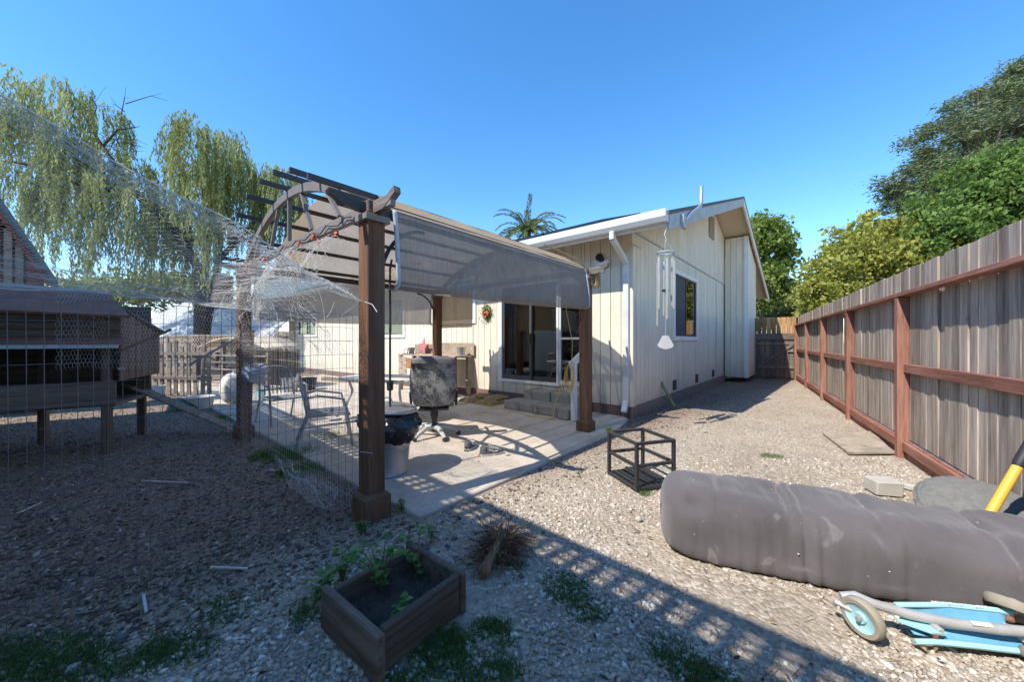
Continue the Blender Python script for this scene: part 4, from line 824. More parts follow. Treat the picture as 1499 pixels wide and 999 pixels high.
# hose, cords
mb = MB(); pts = [yard(HO,-1.05,.95,.03), yard(HO,-1.1,1.4,.03), yard(HO,-.98,1.9,.03), yard(HO,-.95,2.4,.03), yard(HO,-.75,3.2,.035), yard(HO,-1.3,3.3,.03), yard(HO,-1.6,3.9,.03), yard(HO,-1.45,4.4,.03)]
mb.tube(pts, .008, 6); mb.tube([yard(HO,-1.05,.95,.03), yard(HO,-.95,.95,.3), yard(HO,-.93,.8,.7), yard(HO,-.95,.69,.95)], .008, 6); 
for k in range(5): c = yard(HO,-.95,.64,.86-.02*k); r_ = .09+.015*k; mb.tube([c+D1*(-.04-.01*k)+D2*(r_*.6*math.cos(a))+Vector((0,0,r_*1.5*math.sin(a)-.05)) for a in [i*math.tau/14 for i in range(15)]], .007, 5)
mb.tube([yard(HO,-.95,.64,.92), PT(838,500,5.8), PT(830,460,5.7), PT(824,425,5.5)], .006, 5)
o = mb.build('extension_cord', M['rope']); tag(o, 'yellow extension cord coiled on the stair rail and trailing over the patio', 'cord')
mb = MB()
for k in range(7): r_ = .055+.006*(k%3); c = yard(PO,PL+.03+.012*k,-.11-.005*k,2.27); mb.tube([c+D2*(r_*.7*math.cos(a))+Vector((0,0,r_*2.0*math.sin(a)))+D1*.02*math.sin(a*2) for a in [i*math.tau/14 for i in range(15)]], .009, 5)
mb.tube([yard(PO,PL,-.1,2.33), yard(PO,PL-.3,-.02,2.52), yard(PO,PL-.8,.2,2.66)], .008, 5)
o = mb.build('rope_coil', M['rope_tan']); tag(o, 'tan rope coiled over the top of the pergola post near the house corner', 'rope')

# ------------------------------------------------------------------ wind chime
wc0 = HO+D1*-.62+D2*-.76; wc = thing('wind_chime', 'large metal tube wind chime hanging from the gutter end by the house corner', 'wind chime', (wc0.x, wc0.y, 0))
mb = MB(); mb.tube([(0,0,3.1),(.01,0,3.0),(-.02,0,2.92),(.015,0,2.85)], .006, 6); [mb.tube([(0,0,2.85),(.12*math.cos(a),.12*math.sin(a),2.66)], .002, 4) for a in (0,2.1,4.2)]; mb.tube([(0,0,2.66),(0,0,1.42)], .002, 4); mb.build('cord', M['white_pl'], wc)
mb = MB(); mb.lathe([(.105,2.645),(.13,2.645),(.13,2.665),(.105,2.665),(.105,2.645)], 24); mb.build('ring', M['chrome_tube'], wc, smooth=True)
for k in range(6):
    a = k*math.tau/6+.3; z1 = 2.58-.03*(k%3); l_ = .78+.06*((k*2)%5)-.08; mb = MB(); mb.tube([(.118*math.cos(a),.118*math.sin(a),z1),(.118*math.cos(a),.118*math.sin(a),z1-l_)], .02, 12); tb_ = mb.build('tube', M['chrome_tube'], wc, smooth=True)
    mb = MB(); mb.tube([(.118*math.cos(a),.118*math.sin(a),2.65),(.118*math.cos(a),.118*math.sin(a),z1-.03)], .002, 4); mb.build('hanger', M['white_pl'], tb_)
mb = MB(); mb.lathe([(0,2.08),(.05,2.08),(.05,2.11),(0,2.11)], 20); mb.build('striker', M['black'], wc)
mb = MB(); mb.prism([(-.04,1.43),(.04,1.43),(.12,1.28),(.085,1.25),(0,1.225),(-.085,1.25),(-.12,1.28)], (-.006,.006), lambda a,b_,c: (a,c,b_)); mb.build('wind_sail', M['white_pl'], wc)

# ------------------------------------------------------------------ yard objects, right
# steel box frame
bf = thing('box_frame', 'black metal cube frame with slatted base on the gravel beside the futon', 'frame', Vector((1.118,3.257,0)), R(17))
BW, BD, BH = .40, .45, .44
def bb(p, q, w=.028, nm='bar'): mb = MB(); mb.beam(p, q, w, w); mb.build(nm, M['blackm'], bf, bevel=.003)
for x in (0,BW):
    for y in (0,BD): bb((x,y,0),(x,y,BH),.03,'upright')
for z in (.018,.225,BH-.014):
    for y in (0,BD): bb((.016,y,z),(BW-.016,y,z))
    for x in (0,BW): bb((x,.016,z),(x,BD-.016,z))
for k in range(6): mb = MB(); x = .045+.058*k; mb.box(x,x+.036,.016,BD-.016,.022,.032); mb.build('base_slat', M['blackm'], bf)
# futon
fa = math.atan2(-.40,.914); fu = thing('futon_mattress', 'folded dark grey futon mattress lying stained on the sunny gravel', 'mattress', Vector((.93,2.30,0)), fa)
FL, FW_, FH = 2.15, .68, .385
def fut(u, v_):
    a = u*math.tau; x = FL*v_; e = min(v_, 1-v_)*FL; k = 1 if e > .16 else max(.02, math.sqrt(max(0,1-((.16-e)/.16)**2)))
    ca, sa = math.cos(a), math.sin(a); y = FW_/2+(FW_/2)*k**.6*math.copysign(abs(ca)**.46, ca)*(1.0 if sa < 0 else 1-.18*sa*sa); z = FH*.46+(FH*.5)*k**.55*math.copysign(abs(sa)**.52, sa)*(1+.1*math.sin(v_*5.0))
    y += .05*sa*.6
    for xf, w, d in ((.73,.018,.022),(.80,.014,.012),(1.15,.02,.014),(1.62,.02,.02),(.36,.02,.007)): z -= d*math.exp(-((x-xf-.05*ca)/w)**2)*max(0,sa+.5); y += d*math.exp(-((x-xf-.03)/w)**2)*max(0,-ca)
    for (tx, ty) in ((.22,.42),(.2,.08),(.68,.42),(.72,.05),(1.12,.35),(1.1,.06),(1.6,.35),(1.75,.1)):
        d2 = (x-tx)**2+(y-ty)**2*1.2; q = .03*math.exp(-d2/.0035)
        if sa > -.2: z -= q; y += q*.7*(1 if ca < 0 else 0)
    nz = .03*mnoise.noise(Vector((x*2.5,a*1.2,3)))+.008*mnoise.noise(Vector((x*11,y*3,z*3)))+.003*mnoise.noise(Vector((x*30,y*9,z*9)))
    if x < 1.45 and ca < .2: y += .006*math.sin(x*75+4*mnoise.noise(Vector((x*5,z*4,1))))*max(0,-sa*.3+.5)*max(0,min(1,mnoise.noise(Vector((x*3,2,2)))+.5))
    return (x+.05*mnoise.noise(Vector((v_*2,u*3,5))), y+nz*ca, max(.004, z+nz*sa))
mb = MB(); mb.grid(fut, 110, 240, wrap=True); N0 = len(mb.v); mb.f += [tuple(reversed(range(110))), tuple(N0-110+i for i in range(110))]; mb.build('cover', M['futon'], fu, smooth=True, angle=180)
mb = MB()
for (tx, ty) in ((.22,.42),(.68,.42),(1.12,.35),(1.6,.35)): mb.lathe([(0,0),(.004,.002),(0,.004)], 8, (tx,ty,FH*.93))
for tx in (.2,.72,1.1): mb.lathe([(0,-.004),(.006,0),(0,.004)], 8, (tx,.014,FH*.42))
mb.build('tuft', M['white_pl'], fu)
# scooter
sc = thing('kick_scooter', 'blue and silver childrens kick scooter lying on the gravel against the futon', 'scooter', Vector((1.60,1.66,0)), R(-10))
def wheel(c, M4, r=.085):
    mb = MB(); mb.lathe([(r*.72,-.02),(r*.93,-.021),(r,-.01),(r,.01),(r*.93,.021),(r*.72,.02),(r*.72,-.02)], 30, c, M4); w = mb.build('wheel', M['rubber_tan'], sc, smooth=True)
    mb = MB(); mb.lathe([(0,-.012),(r*.25,-.018),(r*.3,-.008),(r*.62,-.01),(r*.72,-.017),(r*.72,.017),(r*.62,.01),(r*.3,.008),(r*.25,.018),(0,.012)], 30, c, M4); rm = mb.build('rim', M['pale_blue'], w, smooth=True)
    mb = MB(); mb.lathe([(0,-.03),(.011,-.03),(.011,.03),(0,.03)], 8, c, M4); mb.build('axle', M['steel'], rm)
wheel(Vector((.0,.0,.086)), Matrix.Rotation(R(22),4,'Z') @ Matrix.Rotation(R(84),4,'Y'))
wheel(Vector((.66,.10,.15)), Matrix.Rotation(R(-20),4,'X') @ Matrix.Rotation(R(20),4,'Y')); wheel(Vector((.63,-.07,.04)), Matrix.Rotation(R(-24),4,'X') @ Matrix.Rotation(R(16),4,'Y'))
mb = MB(); mb.tube([(-.035,.08,.12),(.02,.075,.135),(.08,.055,.12),(.2,.03,.105),(.34,.01,.10),(.5,-.005,.105),(.72,-.01,.115)], .021, 12); mb.build('main_tube', M['silver_paint'], sc, smooth=True)
mb = MB(); mb.tube([(-.05,.1,.07),(-.06,.07,.1),(-.02,.04,.09),(.0,.03,.086)], .012, 8); mb.tube([(.02,-.045,.086),(.04,.0,.1),(.03,.05,.13)], .01, 8); mb.build('fork', M['silver_paint'], sc, smooth=True)
def dk(u, v_):
    x = .2+.42*u; w = .05+.035*math.sin(min(u*1.6,1)*math.pi/2); y = .0+(v_*2-1)*w*.72+.035; z = .07-.012*(1-abs(v_*2-1)**4)+(.045 if y > .02 else -.025)*(abs(v_*2-1)**1.0)*1.2
    return (x, y, max(.004, z))
mb = MB(); mb.grid(dk, 14, 14); d_ = mb.build('deck', M['blue'], sc, smooth=True, angle=180); solid(d_, .008)
for s_, z in ((1,.125),(-1,.035)): mb = MB(); mb.tube([(.18,.02+s_*.05,z-.01),(.26,.02+s_*.05,z),(.4,.035+s_*.06,z),(.6,.035+s_*.06,z),(.64,.035+s_*.05,z)], .012, 8); mb.build('side_lip', M['pale_blue'], sc, smooth=True)
mb = MB(); mb.prism([(.15,.02),(.25,.1),(.29,.1),(.3,-.03),(.24,-.035)], (.07,.078), lambda a,b_,c: (a,b_,c)); mb.build('front_plate', M['pale_blue'], sc)
for y in (.015,.06): mb = MB(); mb.tube([(.27,y,.075),(.6,y,.078)], .006, 6); mb.build('deck_rib', M['pale_blue'], sc)
for x in (.28,.6): mb = MB(); mb.box(x-.012,x+.012,-.03,.1,.062,.092); mb.build('bracket', M['silver_paint'], sc, bevel=.003)
mb = MB()
for k in range(16): x = .34+.015*k; mb.box(x,x+random.uniform(.004,.011),.085+random.uniform(-.006,.004),.094+random.uniform(0,.006),.1366,.1372)
mb.build('worn_print', M['white_tr'], sc)
for x, y, z in ((.24,.045,.1),(.26,-.02,.06),(.6,.05,.12)): mb = MB(); mb.stone((x,y,z), .014, int(x*99)); mb.build('rusty_bolt', plain('rust_bolt', (.25,.1,.05), .9), sc)
mb = MB(); mb.box(-.045,.045,-.0225,.0225,0,.001); lb = mb.build('sticker', M['white_tr'], sc); lb.location = (.44,-.012,.1235); lb.rotation_euler = (R(28),0,R(-1)); lb.scale = (.8,.4,1)
# dusty dome, yellow pole, rubble
o = MB(); o.lathe([(0,-.02),(.28,-.02),(.315,.0),(.322,.03)]+[(.31*math.cos(k*.0785), .035+.095*math.sin(k*.0785)+.004*(k%3==0)) for k in range(1,20)]+[(0,.13)], 48); o = o.build('rubber_tub', M['dusty'], smooth=True); o.location = (3.28,2.55,.13); o.rotation_euler = (R(22),R(-14),0); tag(o, 'upturned dusty grey rubber tub leaning by the bottom fence rail', 'tub')
a0 = PT(1412,816,2.25); q0 = PT(1535,606,2.25); yt = thing('yellow_tool', 'yellow fibreglass tool handle with a black grip leaning on the fence', 'tool', (a0.x,a0.y,0)); a = Vector((0,0,.012)); q = q0-Vector((a0.x,a0.y,0))
mb = MB(); mb.tube([a, a.lerp(q,.63)], .024, 14); mb.build('handle', M['yellow'], yt, smooth=True); mb = MB(); mb.tube([a.lerp(q,.632), a.lerp(q,.66), a.lerp(q,.97), q], [.025,.03,.03,.025], 14); mb.build('grip', M['blackm'], yt, smooth=True)
for nm, lab, p, sz, rz, sd in (('concrete_block','pale broken concrete block lying on the gravel behind the futon',G(1293,722),(.19,.085,.12),-.25,3), ('concrete_chunk','small concrete fragment resting against the broken block',G(1330,717),(.06,.05,.05),.4,5)):
    mb = MB(); mb.box(-sz[0]/2,sz[0]/2,-sz[1],sz[1],0,sz[2])
    mb.v = [(x+.012*mnoise.noise(Vector((x*9,y*9,sd))), y+.02*mnoise.noise(Vector((y*9,z*9,sd))), z*(1+.15*mnoise.noise(Vector((x*7,sd,z*5))))) for x,y,z in mb.v]; o = mb.build(nm, M['block'], bevel=.008); o.location = p; o.rotation_euler = (0,0,rz); tag(o, lab, 'concrete')
mb = MB(); c = [G(1204,636.5), G(1243,667), G(1310,666), G(1277,634)]; mb.hexa([p+Vector((0,0,.006)) for p in c]+[p+Vector((0,0,.026+.012*(i==1))) for i, p in enumerate(c)]); o = mb.build('plywood_sheet', M['ply'], bevel=.003); tag(o, 'square dirty plywood sheet lying flat at the foot of the fence', 'plywood')
mb = MB(); p0_ = HO+D1*2.05+D2*-.12; mb.tube([Vector((3.28,7.35,.0))+Vector(q_) for q_ in ((.0,.0,.02),(-.06,.05,.17),(-.13,.1,.33),(-.2,.14,.5))], [.035,.022,.02,.035], 9); 
o = mb.build('plant_stalk', plain('pale_green_stalk', (.22,.32,.1), .6), smooth=True); tag(o, 'thick pale green plant stalk leaning against the side wall vent', 'stalk')
for k, (px, py, r_) in enumerate(((665+270,763,.022),(1420,600,.02),(905+0,640,.0))):
    if r_: mb = MB(); mb.stone((0,0,r_*.5), r_, k+20); o = mb.build('rock', M['block'], smooth=True); o.location = G(px,py); tag(o, ('single pale rock on the sunny gravel beside the box frame','small brown rock by the fence foot')[k], 'rock')
o = MB(); o.stone((0,0,.035), .05, 31); o = o.build('green_gourd', plain('lime_green_fruit', (.32,.4,.05), .5), smooth=True); o.location = G(891,632); tag(o, 'lime green fruit on the ground beside the far pergola post', 'fruit')

# ------------------------------------------------------------------ planter box, plant, root
pa = math.atan2(.333,.263); pb = thing('planter_box', 'square planter box of dark weathered boards holding soil', 'planter', Vector((-.523,1.46,0)), pa)
PS, PH = .43, .19
def pbx(x0,x1,y0,y1,z1,tilt=0): mb = MB(); mb.box(x0,x1,y0,y1,-.01,z1); mb.v = [(x, y, z+(tilt*x if z > .1 else 0)) for x,y,z in mb.v]; return mb
pbx(.006,PS,0,.036,PH-.004,.02).build('side_board', M['planter'], pb, bevel=.007); pbx(-.036,0,-.03,PS+.03,PH).build('side_board', wood('planter_board_b', (.09,.064,.048), (.175,.13,.1), (.29,.235,.19), 'Y'), pb, bevel=.007)
pbx(PS,PS+.036,-.01,PS+.02,PH+.006).build('side_board', M['planter'], pb, bevel=.007); pbx(.004,PS-.004,PS-.036,PS,PH-.01,.0).build('side_board', M['planter'], pb, bevel=.007)
mb = MB(); mb.grid(lambda u, v_: (.002+u*(PS-.004), .037+v_*(PS-.075), .085+.03*mnoise.noise(Vector((u*5,v_*5,7)))+.014*mnoise.noise(Vector((u*22,v_*22,3)))+.008*mnoise.noise(Vector((u*50,v_*50,1)))), 48, 48); mb.build('soil', M['soil'], pb, smooth=False)
def weed(label, loc, stems, hgt, lsz, nm='leafy_weed', cat='plant'):
    t = thing(nm, label, cat, loc); mb = MB(); V_ = []; F_ = []; r_ = []
    for s_ in range(stems):
        a = random.random()*math.tau; lean = random.uniform(.15,.6); h = hgt*random.uniform(.7,1.1); pth = [Vector((math.cos(a)*lean*h*(i/5)**1.4, math.sin(a)*lean*h*(i/5)**1.4, h*i/5*(1-.12*(i/5)))) for i in range(6)]; mb.tube(pth, [.004,.0035,.003,.003,.002,.001], 5)
        for i in range(1,6):
            for j in range(1+(i==5)*2+(random.random()<.4)):
                b_ = random.random()*math.tau; d = Vector((math.cos(b_), math.sin(b_), random.uniform(-.1,.5))).normalized(); l_ = lsz*random.uniform(.6,1.15); sd = d.cross(Vector((0,0,1))).normalized()*l_*.36; c = pth[i]+d*l_*.35; dn = Vector((0,0,-l_*.12)); up = Vector((0,0,l_*.05))
                o_ = len(V_); V_ += [pth[i]+d*.01, c-sd+up, c+d*l_*.1-dn*.2, c+sd+up, pth[i]+d*l_*1.1+dn, c+d*l_*.35-sd*.7+up*.5, c+d*l_*.35+sd*.7+up*.5]; F_ += [(o_,o_+1,o_+2,o_+2),(o_,o_+2,o_+3,o_+3),(o_+1,o_+5,o_+4,o_+2),(o_+3,o_+2,o_+4,o_+6)]; r_ += [random.random()]*4
    mb.build('stem', M['stem'], t, smooth=True)
    tri_ = []
    rr_ = []
    for f_, q in zip(F_, r_):
        tri_.append(f_[:3]); rr_.append(q)
        if f_[3] != f_[2]: tri_.append((f_[0],f_[2],f_[3])); rr_.append(q)
    np_mesh('leaves', np.array([tuple(v) for v in V_]), np.array(tri_), M['weed'], t, np.array(rr_)); return t
weed('tall leafy green weed growing up out of the planter box soil', Vector((-.66,1.84,.08)), 6, .34, .055); weed('leafy green weed trailing over the far board of the planter box', Vector((-.50,1.93,.08)), 3, .28, .05)
weed('short leafy sprout at the near corner of the planter box soil', Vector((-.52,1.62,.08)), 5, .1, .04); weed('low leafy weed sprawling on the gravel outside the planter box', G(472,880), 7, .15, .045); weed('bushy weed pressed against the outer corner of the planter box', G(500,862), 6, .2, .045)
weed('small weed growing by the slab corner next to the front post', G(588,748), 4, .1, .035); weed('small weed beside the base of the front pergola post', G(530,782), 4, .1, .04); weed('small lone weed on bare dirt between post and uprooted stalk', G(632,790), 4, .09, .035)
rt = thing('uprooted_stalk', 'uprooted pale plant stalk with a tangle of brown roots lying on the gravel', 'root', G(707,846)+Vector((0,0,.03)))
A_ = Vector((0,0,0)); B_ = Vector((.1,.28,.045)); mb = MB(); mb.tube([A_-Vector((.005,.02,0)), A_, A_.lerp(B_,.3), A_.lerp(B_,.65), B_], [.02,.036,.027,.03,.045], 14)
for k in range(9): a = random.random()*math.tau; e = B_+Vector((random.uniform(-.2,.24),random.uniform(.0,.24),random.uniform(-.05,.05))); s0 = A_.lerp(B_,random.uniform(.6,1)); mb.tube([s0, s0.lerp(e,.5)+Vector((0,0,.03)), e], [.014,.009,.003], 6)
mb.build('stalk', M['root'], rt, smooth=True)
V_ = []; F_ = []; r_ = []
for k in range(900):
    p = A_.lerp(B_,random.uniform(.45,1.1)); d = Vector((random.gauss(.1,.8),random.gauss(.35,.7),random.uniform(-.2,.35))).normalized(); n_ = 6; ln = random.uniform(.1,.34); pts = []
    for i in range(n_): pts.append(p.copy()); d = (d+Vector((random.gauss(0,.45),random.gauss(0,.45),random.gauss(-.12,.25)))).normalized(); p = p+d*ln/n_; p.z = max(p.z,-.025)
    for i in range(n_-1):
        w = Vector((random.gauss(0,1),random.gauss(0,1),random.gauss(0,1))).normalized()*.0022; o_ = len(V_); V_ += [pts[i]-w, pts[i]+w, pts[i+1]+w, pts[i+1]-w]; F_.append((o_,o_+1,o_+2,o_+3)); r_.append(random.random())
tag(np_mesh('fine_roots', np.array([tuple(v) for v in V_]), np.array(F_), M['root_fine'], rt, np.array(r_)), kind='stuff')
# pale sticks on the run floor
for k, (x0,y0,x1,y1,lab) in enumerate(((207,706,275,709,'white plastic stick lying flat in the middle of the hen run'),(392,690,446,693,'short white stick lying beside the green weeds in the run'),(476,679,513,699,'thin white stick lying near the patio edge in the run'),(25,755,62,738,'broken white stick near the coop leg in the run'),(210,875,214,900,'short pale stick standing by the shaded grass'),(308,834,362,836,'pale twig lying on the shaded litter'))):
    a, q = G(x0,y0), G(x1,y1); mb = MB(); mb.beam(Vector((0,0,.012)), q-a+Vector((0,0,.012)), .012, .008); o = mb.build('white_stick', M['white_pl']); o.location = a; tag(o, lab, 'stick')

# ------------------------------------------------------------------ hen run: wire fence, netting, posts, coop
def wires(segs, r, name, mat, parent=None):
    """segs: (n,2,3) straight wires, each a three-sided prism"""
    A = segs[:,0]; B = segs[:,1]; d = B-A; d = d/(np.linalg.norm(d,axis=1,keepdims=True)+1e-9); ref = np.where(np.abs(d[:,2:3]) > .9, np.array([[1.,0,0]]), np.array([[0,0,1.]])); u = np.cross(d, ref); u /= np.linalg.norm(u,axis=1,keepdims=True); w = np.cross(d,u); V = []
    for k in range(3): a = k*math.tau/3; o = (u*math.cos(a)+w*math.sin(a))*r; V += [A+o, B+o]
    V = np.stack(V,1).reshape(-1,3); f = np.array([(0,2,3,1),(2,4,5,3),(4,0,1,5)]); Fc = (f[None]+(np.arange(len(A))*6)[:,None,None]).reshape(-1,4); return np_mesh(name, V, Fc, mat, parent)
def weld(fn, L, H, dx, dz, r, name, parent, mat):
    """welded grid wire on a sheet fn(s,z)"""
    S_ = []; ns = int(L/dx); nz = int(H/dz)
    for i in range(ns+1):
        pr = [fn(i*dx, H*j/(nz)) for j in range(nz+1)]; S_ += [(pr[j], pr[j+1]) for j in range(nz)]
    for j in range(nz+1):
        pr = [fn(L*i/(ns//2), j*H/nz) for i in range(ns//2+1)]; S_ += [(pr[i], pr[i+1]) for i in range(len(pr)-1)]
    return wires(np.array(S_), r, name, mat, parent)
def hexnet(fn, LU, LV, a, r, name, parent, mat, keep=None):
    """hex wire on fn(u,v) with u,v in metres"""
    S_ = []; h = a*math.sqrt(3); nx = int(LU/h)+1; ny = int(LV/(1.5*a))+1
    for j in range(ny):
        for i in range(nx):
            cx_ = i*h+(h/2 if j%2 else 0); cy_ = j*1.5*a
            pts = [(cx_, cy_-a), (cx_+h/2, cy_-a/2), (cx_+h/2, cy_+a/2), (cx_, cy_+a)]
            for p, q in zip(pts[:-1], pts[1:]):
                if keep and not keep((p[0]+q[0])/2, (p[1]+q[1])/2): continue
                if max(p[0],q[0]) > LU or max(p[1],q[1]) > LV: continue
                S_.append((fn(*p), fn(*q)))
    return wires(np.array(S_), r, name, mat, parent)
# side towards the camera: from the front post along -D1
N0_ = PO+D2*.12+D1*-.09
sf = thing('wire_fence', 'welded wire fence of the hen run leading out from the front pergola post', 'fence', N0_)
def sheet(s_, z): 
    w = .03*mnoise.noise(Vector((s_*1.2, z*1.1, 3)))+.05*math.sin(z*2)*max(0,math.sin(s_*.9)); p = -D1*s_+D2*w; return (p.x, p.y, z+.012*mnoise.noise(Vector((s_*2,z,0))))
weld(sheet, 3.4, 1.55, .051, .102, .0016, 'welded_mesh', sf, M['wire_dk'])
for s_ in (1.9,3.4): mb = MB(); p = -D1*s_; mb.tube([(p.x,p.y,-.05),(p.x,p.y,2.5)], .018, 8); mb.build('stake', M['wire_dk'], sf) if s_ > 2 else None
bfz = thing('wire_fence', 'dense welded wire fence along the patio edge between the two front pergola posts', 'fence', PO+D2*.1+D1*-.02)
def sheet2(s_, z):
    w = .04*mnoise.noise(Vector((s_*1.5,z*1.5,13))); p = D2*s_-D1*(.02+w); return (p.x, p.y, z)
weld(sheet2, 3.35, 1.45, .051, .102, .0013, 'welded_mesh', bfz, M['wire'])
# loose chicken wire heaped at the foot of the post and wrapped round it
def heap(u, v_): p = D2*(.15+u*.9)-D1*(.12+.18*v_+.06*mnoise.noise(Vector((u*4,v_*4,1)))); return (p.x, p.y, .01+.5*abs(v_-.35)**1.2+.12*mnoise.noise(Vector((u*5,v_*5,2)))**2)
hexnet(lambda a,b_: heap(a/1.0, b_/1.2), 1.0, 1.2, .024, .0009, 'loose_mesh', bfz, M['wire'])
def wrap(u, v_): a = u*math.tau*1.1; c = D2*3.4; r_ = .16+.05*mnoise.noise(Vector((u*6,v_*3,5))); p = c+Vector((r_*math.cos(a), r_*math.sin(a), 0)); return (p.x, p.y, .1+v_*1.35)
hexnet(lambda a,b_: wrap(a/1.1, b_/1.4), 1.1, 1.4, .027, .0009, 'wrapped_mesh', bfz, M['wire'])
# netting roof of the run
nr = thing('chicken_netting', 'sagging hexagonal chicken wire netting stretched over the hen run', 'netting', (0,0,0))
E0 = PT(528,440,2.78); E1 = yard(PO,-1.75,.12,2.48); E2 = yard(PO,-3.2,.12,2.7)
Fr0 = PO+D2*3.4+D1*.0+Vector((0,0,2.0)); 
def net(u, v_):      # u along the near edge 0..1, v away to the far edge
    e = E0.lerp(E1, u/.55) if u < .55 else E1.lerp(E2, (u-.55)/.45)
    f = (PO+D2*3.9+D1*(-3.4*u+.05)+Vector((0,0,1.86+.12*u))); p = e.lerp(f, v_)
    p.z -= .22*math.sin(v_*math.pi)*(.5+.5*u) - .05*mnoise.noise(Vector((u*6,v_*7,4))); p.z += .35*math.exp(-((u-.02)/.16)**2)*math.sin(min(v_*1.6,1)*math.pi)*.8
    p.x += .02*mnoise.noise(Vector((u*20,v_*20,8))); p.z += .015*mnoise.noise(Vector((u*24,v_*30,1))); return tuple(p)
hexnet(lambda a,b_: net(a/3.3, b_/3.9), 3.3, 3.9, .025, .0014, 'hex_mesh', nr, M['wire'])
def bunch(a, b_):
    u = a/3.3; v_ = b_/.5; p = Vector(net(u, .035*abs(math.sin(v_*5))+.004)); q = Vector((a*9, b_*9, 3)); return (p.x+.05*mnoise.noise(q), p.y+.05*mnoise.noise(q+Vector((9,0,0))), p.z+.055*mnoise.noise(q+Vector((0,9,0)))-.03*v_)
hexnet(bunch, 3.3, .5, .024, .0010, 'bunched_mesh', nr, M['wire'])
def curtain_(a, b_):
    s_ = .25+a; v_ = b_/1.1; q = Vector((a*4, b_*4, 5)); p = PO+D2*s_-D1*(.1+.35*math.sin(v_*math.pi)*(.6+.4*math.sin(a*2.2))+.1*mnoise.noise(q)); return (p.x+.03*mnoise.noise(q*2.5), p.y+.03*mnoise.noise(q*2.5+Vector((5,0,0))), 1.28+.9*v_+.06*mnoise.noise(q+Vector((0,0,9)))+.12*math.sin(a*1.9)*v_)
hexnet(curtain_, 3.1, 1.1, .027, .0011, 'crumpled_mesh', nr, M['wire'])
mb = MB(); mb.tube([net(i/24, 0) for i in range(25)], .0035, 5); mb.tube([net(i/24, .02) for i in range(25)], .002, 5); mb.tube([net(i/24, 1) for i in range(25)], .004, 5); mb.build('edge_wire', M['wire'], nr)
def drape(a, b_):
    u = a/3.3; v_ = b_/.9; p = Vector(net(u*.5, .995)); return (p.x+.02*mnoise.noise(Vector((a*5,b_*5,1))), p.y, p.z-v_*.9)
hexnet(drape, 3.3, .9, .032, .0014, 'draped_mesh', nr, M['wire'])
mb = MB()
for (x0,y0,x1,y1,Y) in ((466,423,476,470,3.2),(490,442,475,470,3.1),(528,440,500,462,2.9),(438,447,465,470,3.4)): mb.tube([PT(x0,y0,Y), PT((x0+x1)/2+2,(y0+y1)/2,Y), PT(x1,y1,Y)], .003, 5)
mb.tube([PT(534,442,2.66), PT(545,446,2.6), PT(552,457,2.56)], .0025, 5); mb.tube([PT(528,662,2.66), PT(545,664,2.6)], .003, 5); mb.build('loose_wire', M['white_pl'], nr)
mb = MB(); q = PT(345,495,5.0); p = PT(278,534,5.3); mb.tube([p, q], .018, 8); o = mb.build('white_pole', M['white_pl'], smooth=True); tag(o, 'pale plastic pole hanging slanted in the netting over the run', 'pole')
# stakes at the left pergola post
o = MB(); a = PO+D2*3.25; o.tube([a+Vector((.02,-.02,0)), a+Vector((.05,0,1.5))], .02, 8); o = o.build('wooden_stake', M['post']); tag(o, 'thin brown stake tied to the wire wrapped pergola post', 'stake')
bk = thing('feed_bucket', 'dark ribbed feed bucket hanging in the netting under the willow', 'bucket', PT(327,452,5.2)); mb = MB(); mb.lathe([(0,0),(.10,0)]+[(.105+.004*(k%2)+.001*k,.02+.04*k) for k in range(11)]+[(.12,.46),(.05,.5),(0,.5)], 20); mb.build('body', M['blackm'], bk, smooth=True); mb = MB(); mb.tube([(-.11,0,.44),(0,0,.58),(.11,0,.44)], .004, 5); mb.build('handle', M['wire'], bk)
o = MB(); o.lathe([(0,0),(.12,.0),(.15,.16),(.13,.2),(.0,.14)], 9); o.v = [(x*(1+.3*mnoise.noise(Vector((x*9,y*9,z*9)))), y, z+.05*mnoise.noise(Vector((x*12,y*12,0)))) for x,y,z in o.v]; o = o.build('blue_sack', M['blue_bag'], smooth=True); o.location = PT(372,558,4.9); tag(o, 'faded blue plastic sack tied to the left pergola post', 'sack')

# coop
cpa = math.atan2(.46,.89); cp = thing('chicken_coop', 'raised dark timber chicken coop with red brown roof on legs', 'coop', Vector((-4.87,4.42,0)), cpa)
# local x runs along the front to the far end (x=0 at the far front leg, negative towards the camera), local +y is away from the path
def cbx(x0,x1,y0,y1,z0,z1,nm,m_): mb = MB(); mb.box(x0,x1,y0,y1,z0,z1); return mb.build(nm, m_, cp, bevel=.004)
for x in (-1.9,-1.0,-.04):
    for y in (0,.95): cbx(x-.04,x+.04,y-.04,y+.04,-.02,1.62,'leg',M['coop_woodz'])
for k in range(4): cbx(-2.2,.1,-.055,-.035,1.40+.085*k,1.48+.085*k,'wall_board',M['coop_wood'])
cbx(-2.2,.06,-.06,-.04,.58,.86,'front_board',M['old_wood']); cbx(-2.2,.05,-.03,1.0,.56,.6,'floor',M['coop_wood'])
for k in range(8): cbx(-2.2,.05,.98-.01*(k%2),1.0-.01*(k%2),.6+.155*k,.762+.155*k,'back_board',M['coop_wood'])
for k in range(6): cbx(.06,.08,0+.2*k,.19+.2*k,.86,1.72-.045*k,'end_board',M['coop_woodz'])
mb = MB(); mb.hexa([(-2.3,-.22,1.28),(.14,-.22,1.28),(.14,-.03,1.38),(-2.3,-.03,1.38),(-2.3,-.22,1.30),(.14,-.22,1.30),(.14,-.03,1.40),(-2.3,-.03,1.40)]); mb.build('shelf_roof', M['coop_roof'], cp); mb = MB(); mb.box(-2.3,.14,-.235,-.22,1.265,1.305); mb.build('drip_edge', M['tin'], cp)
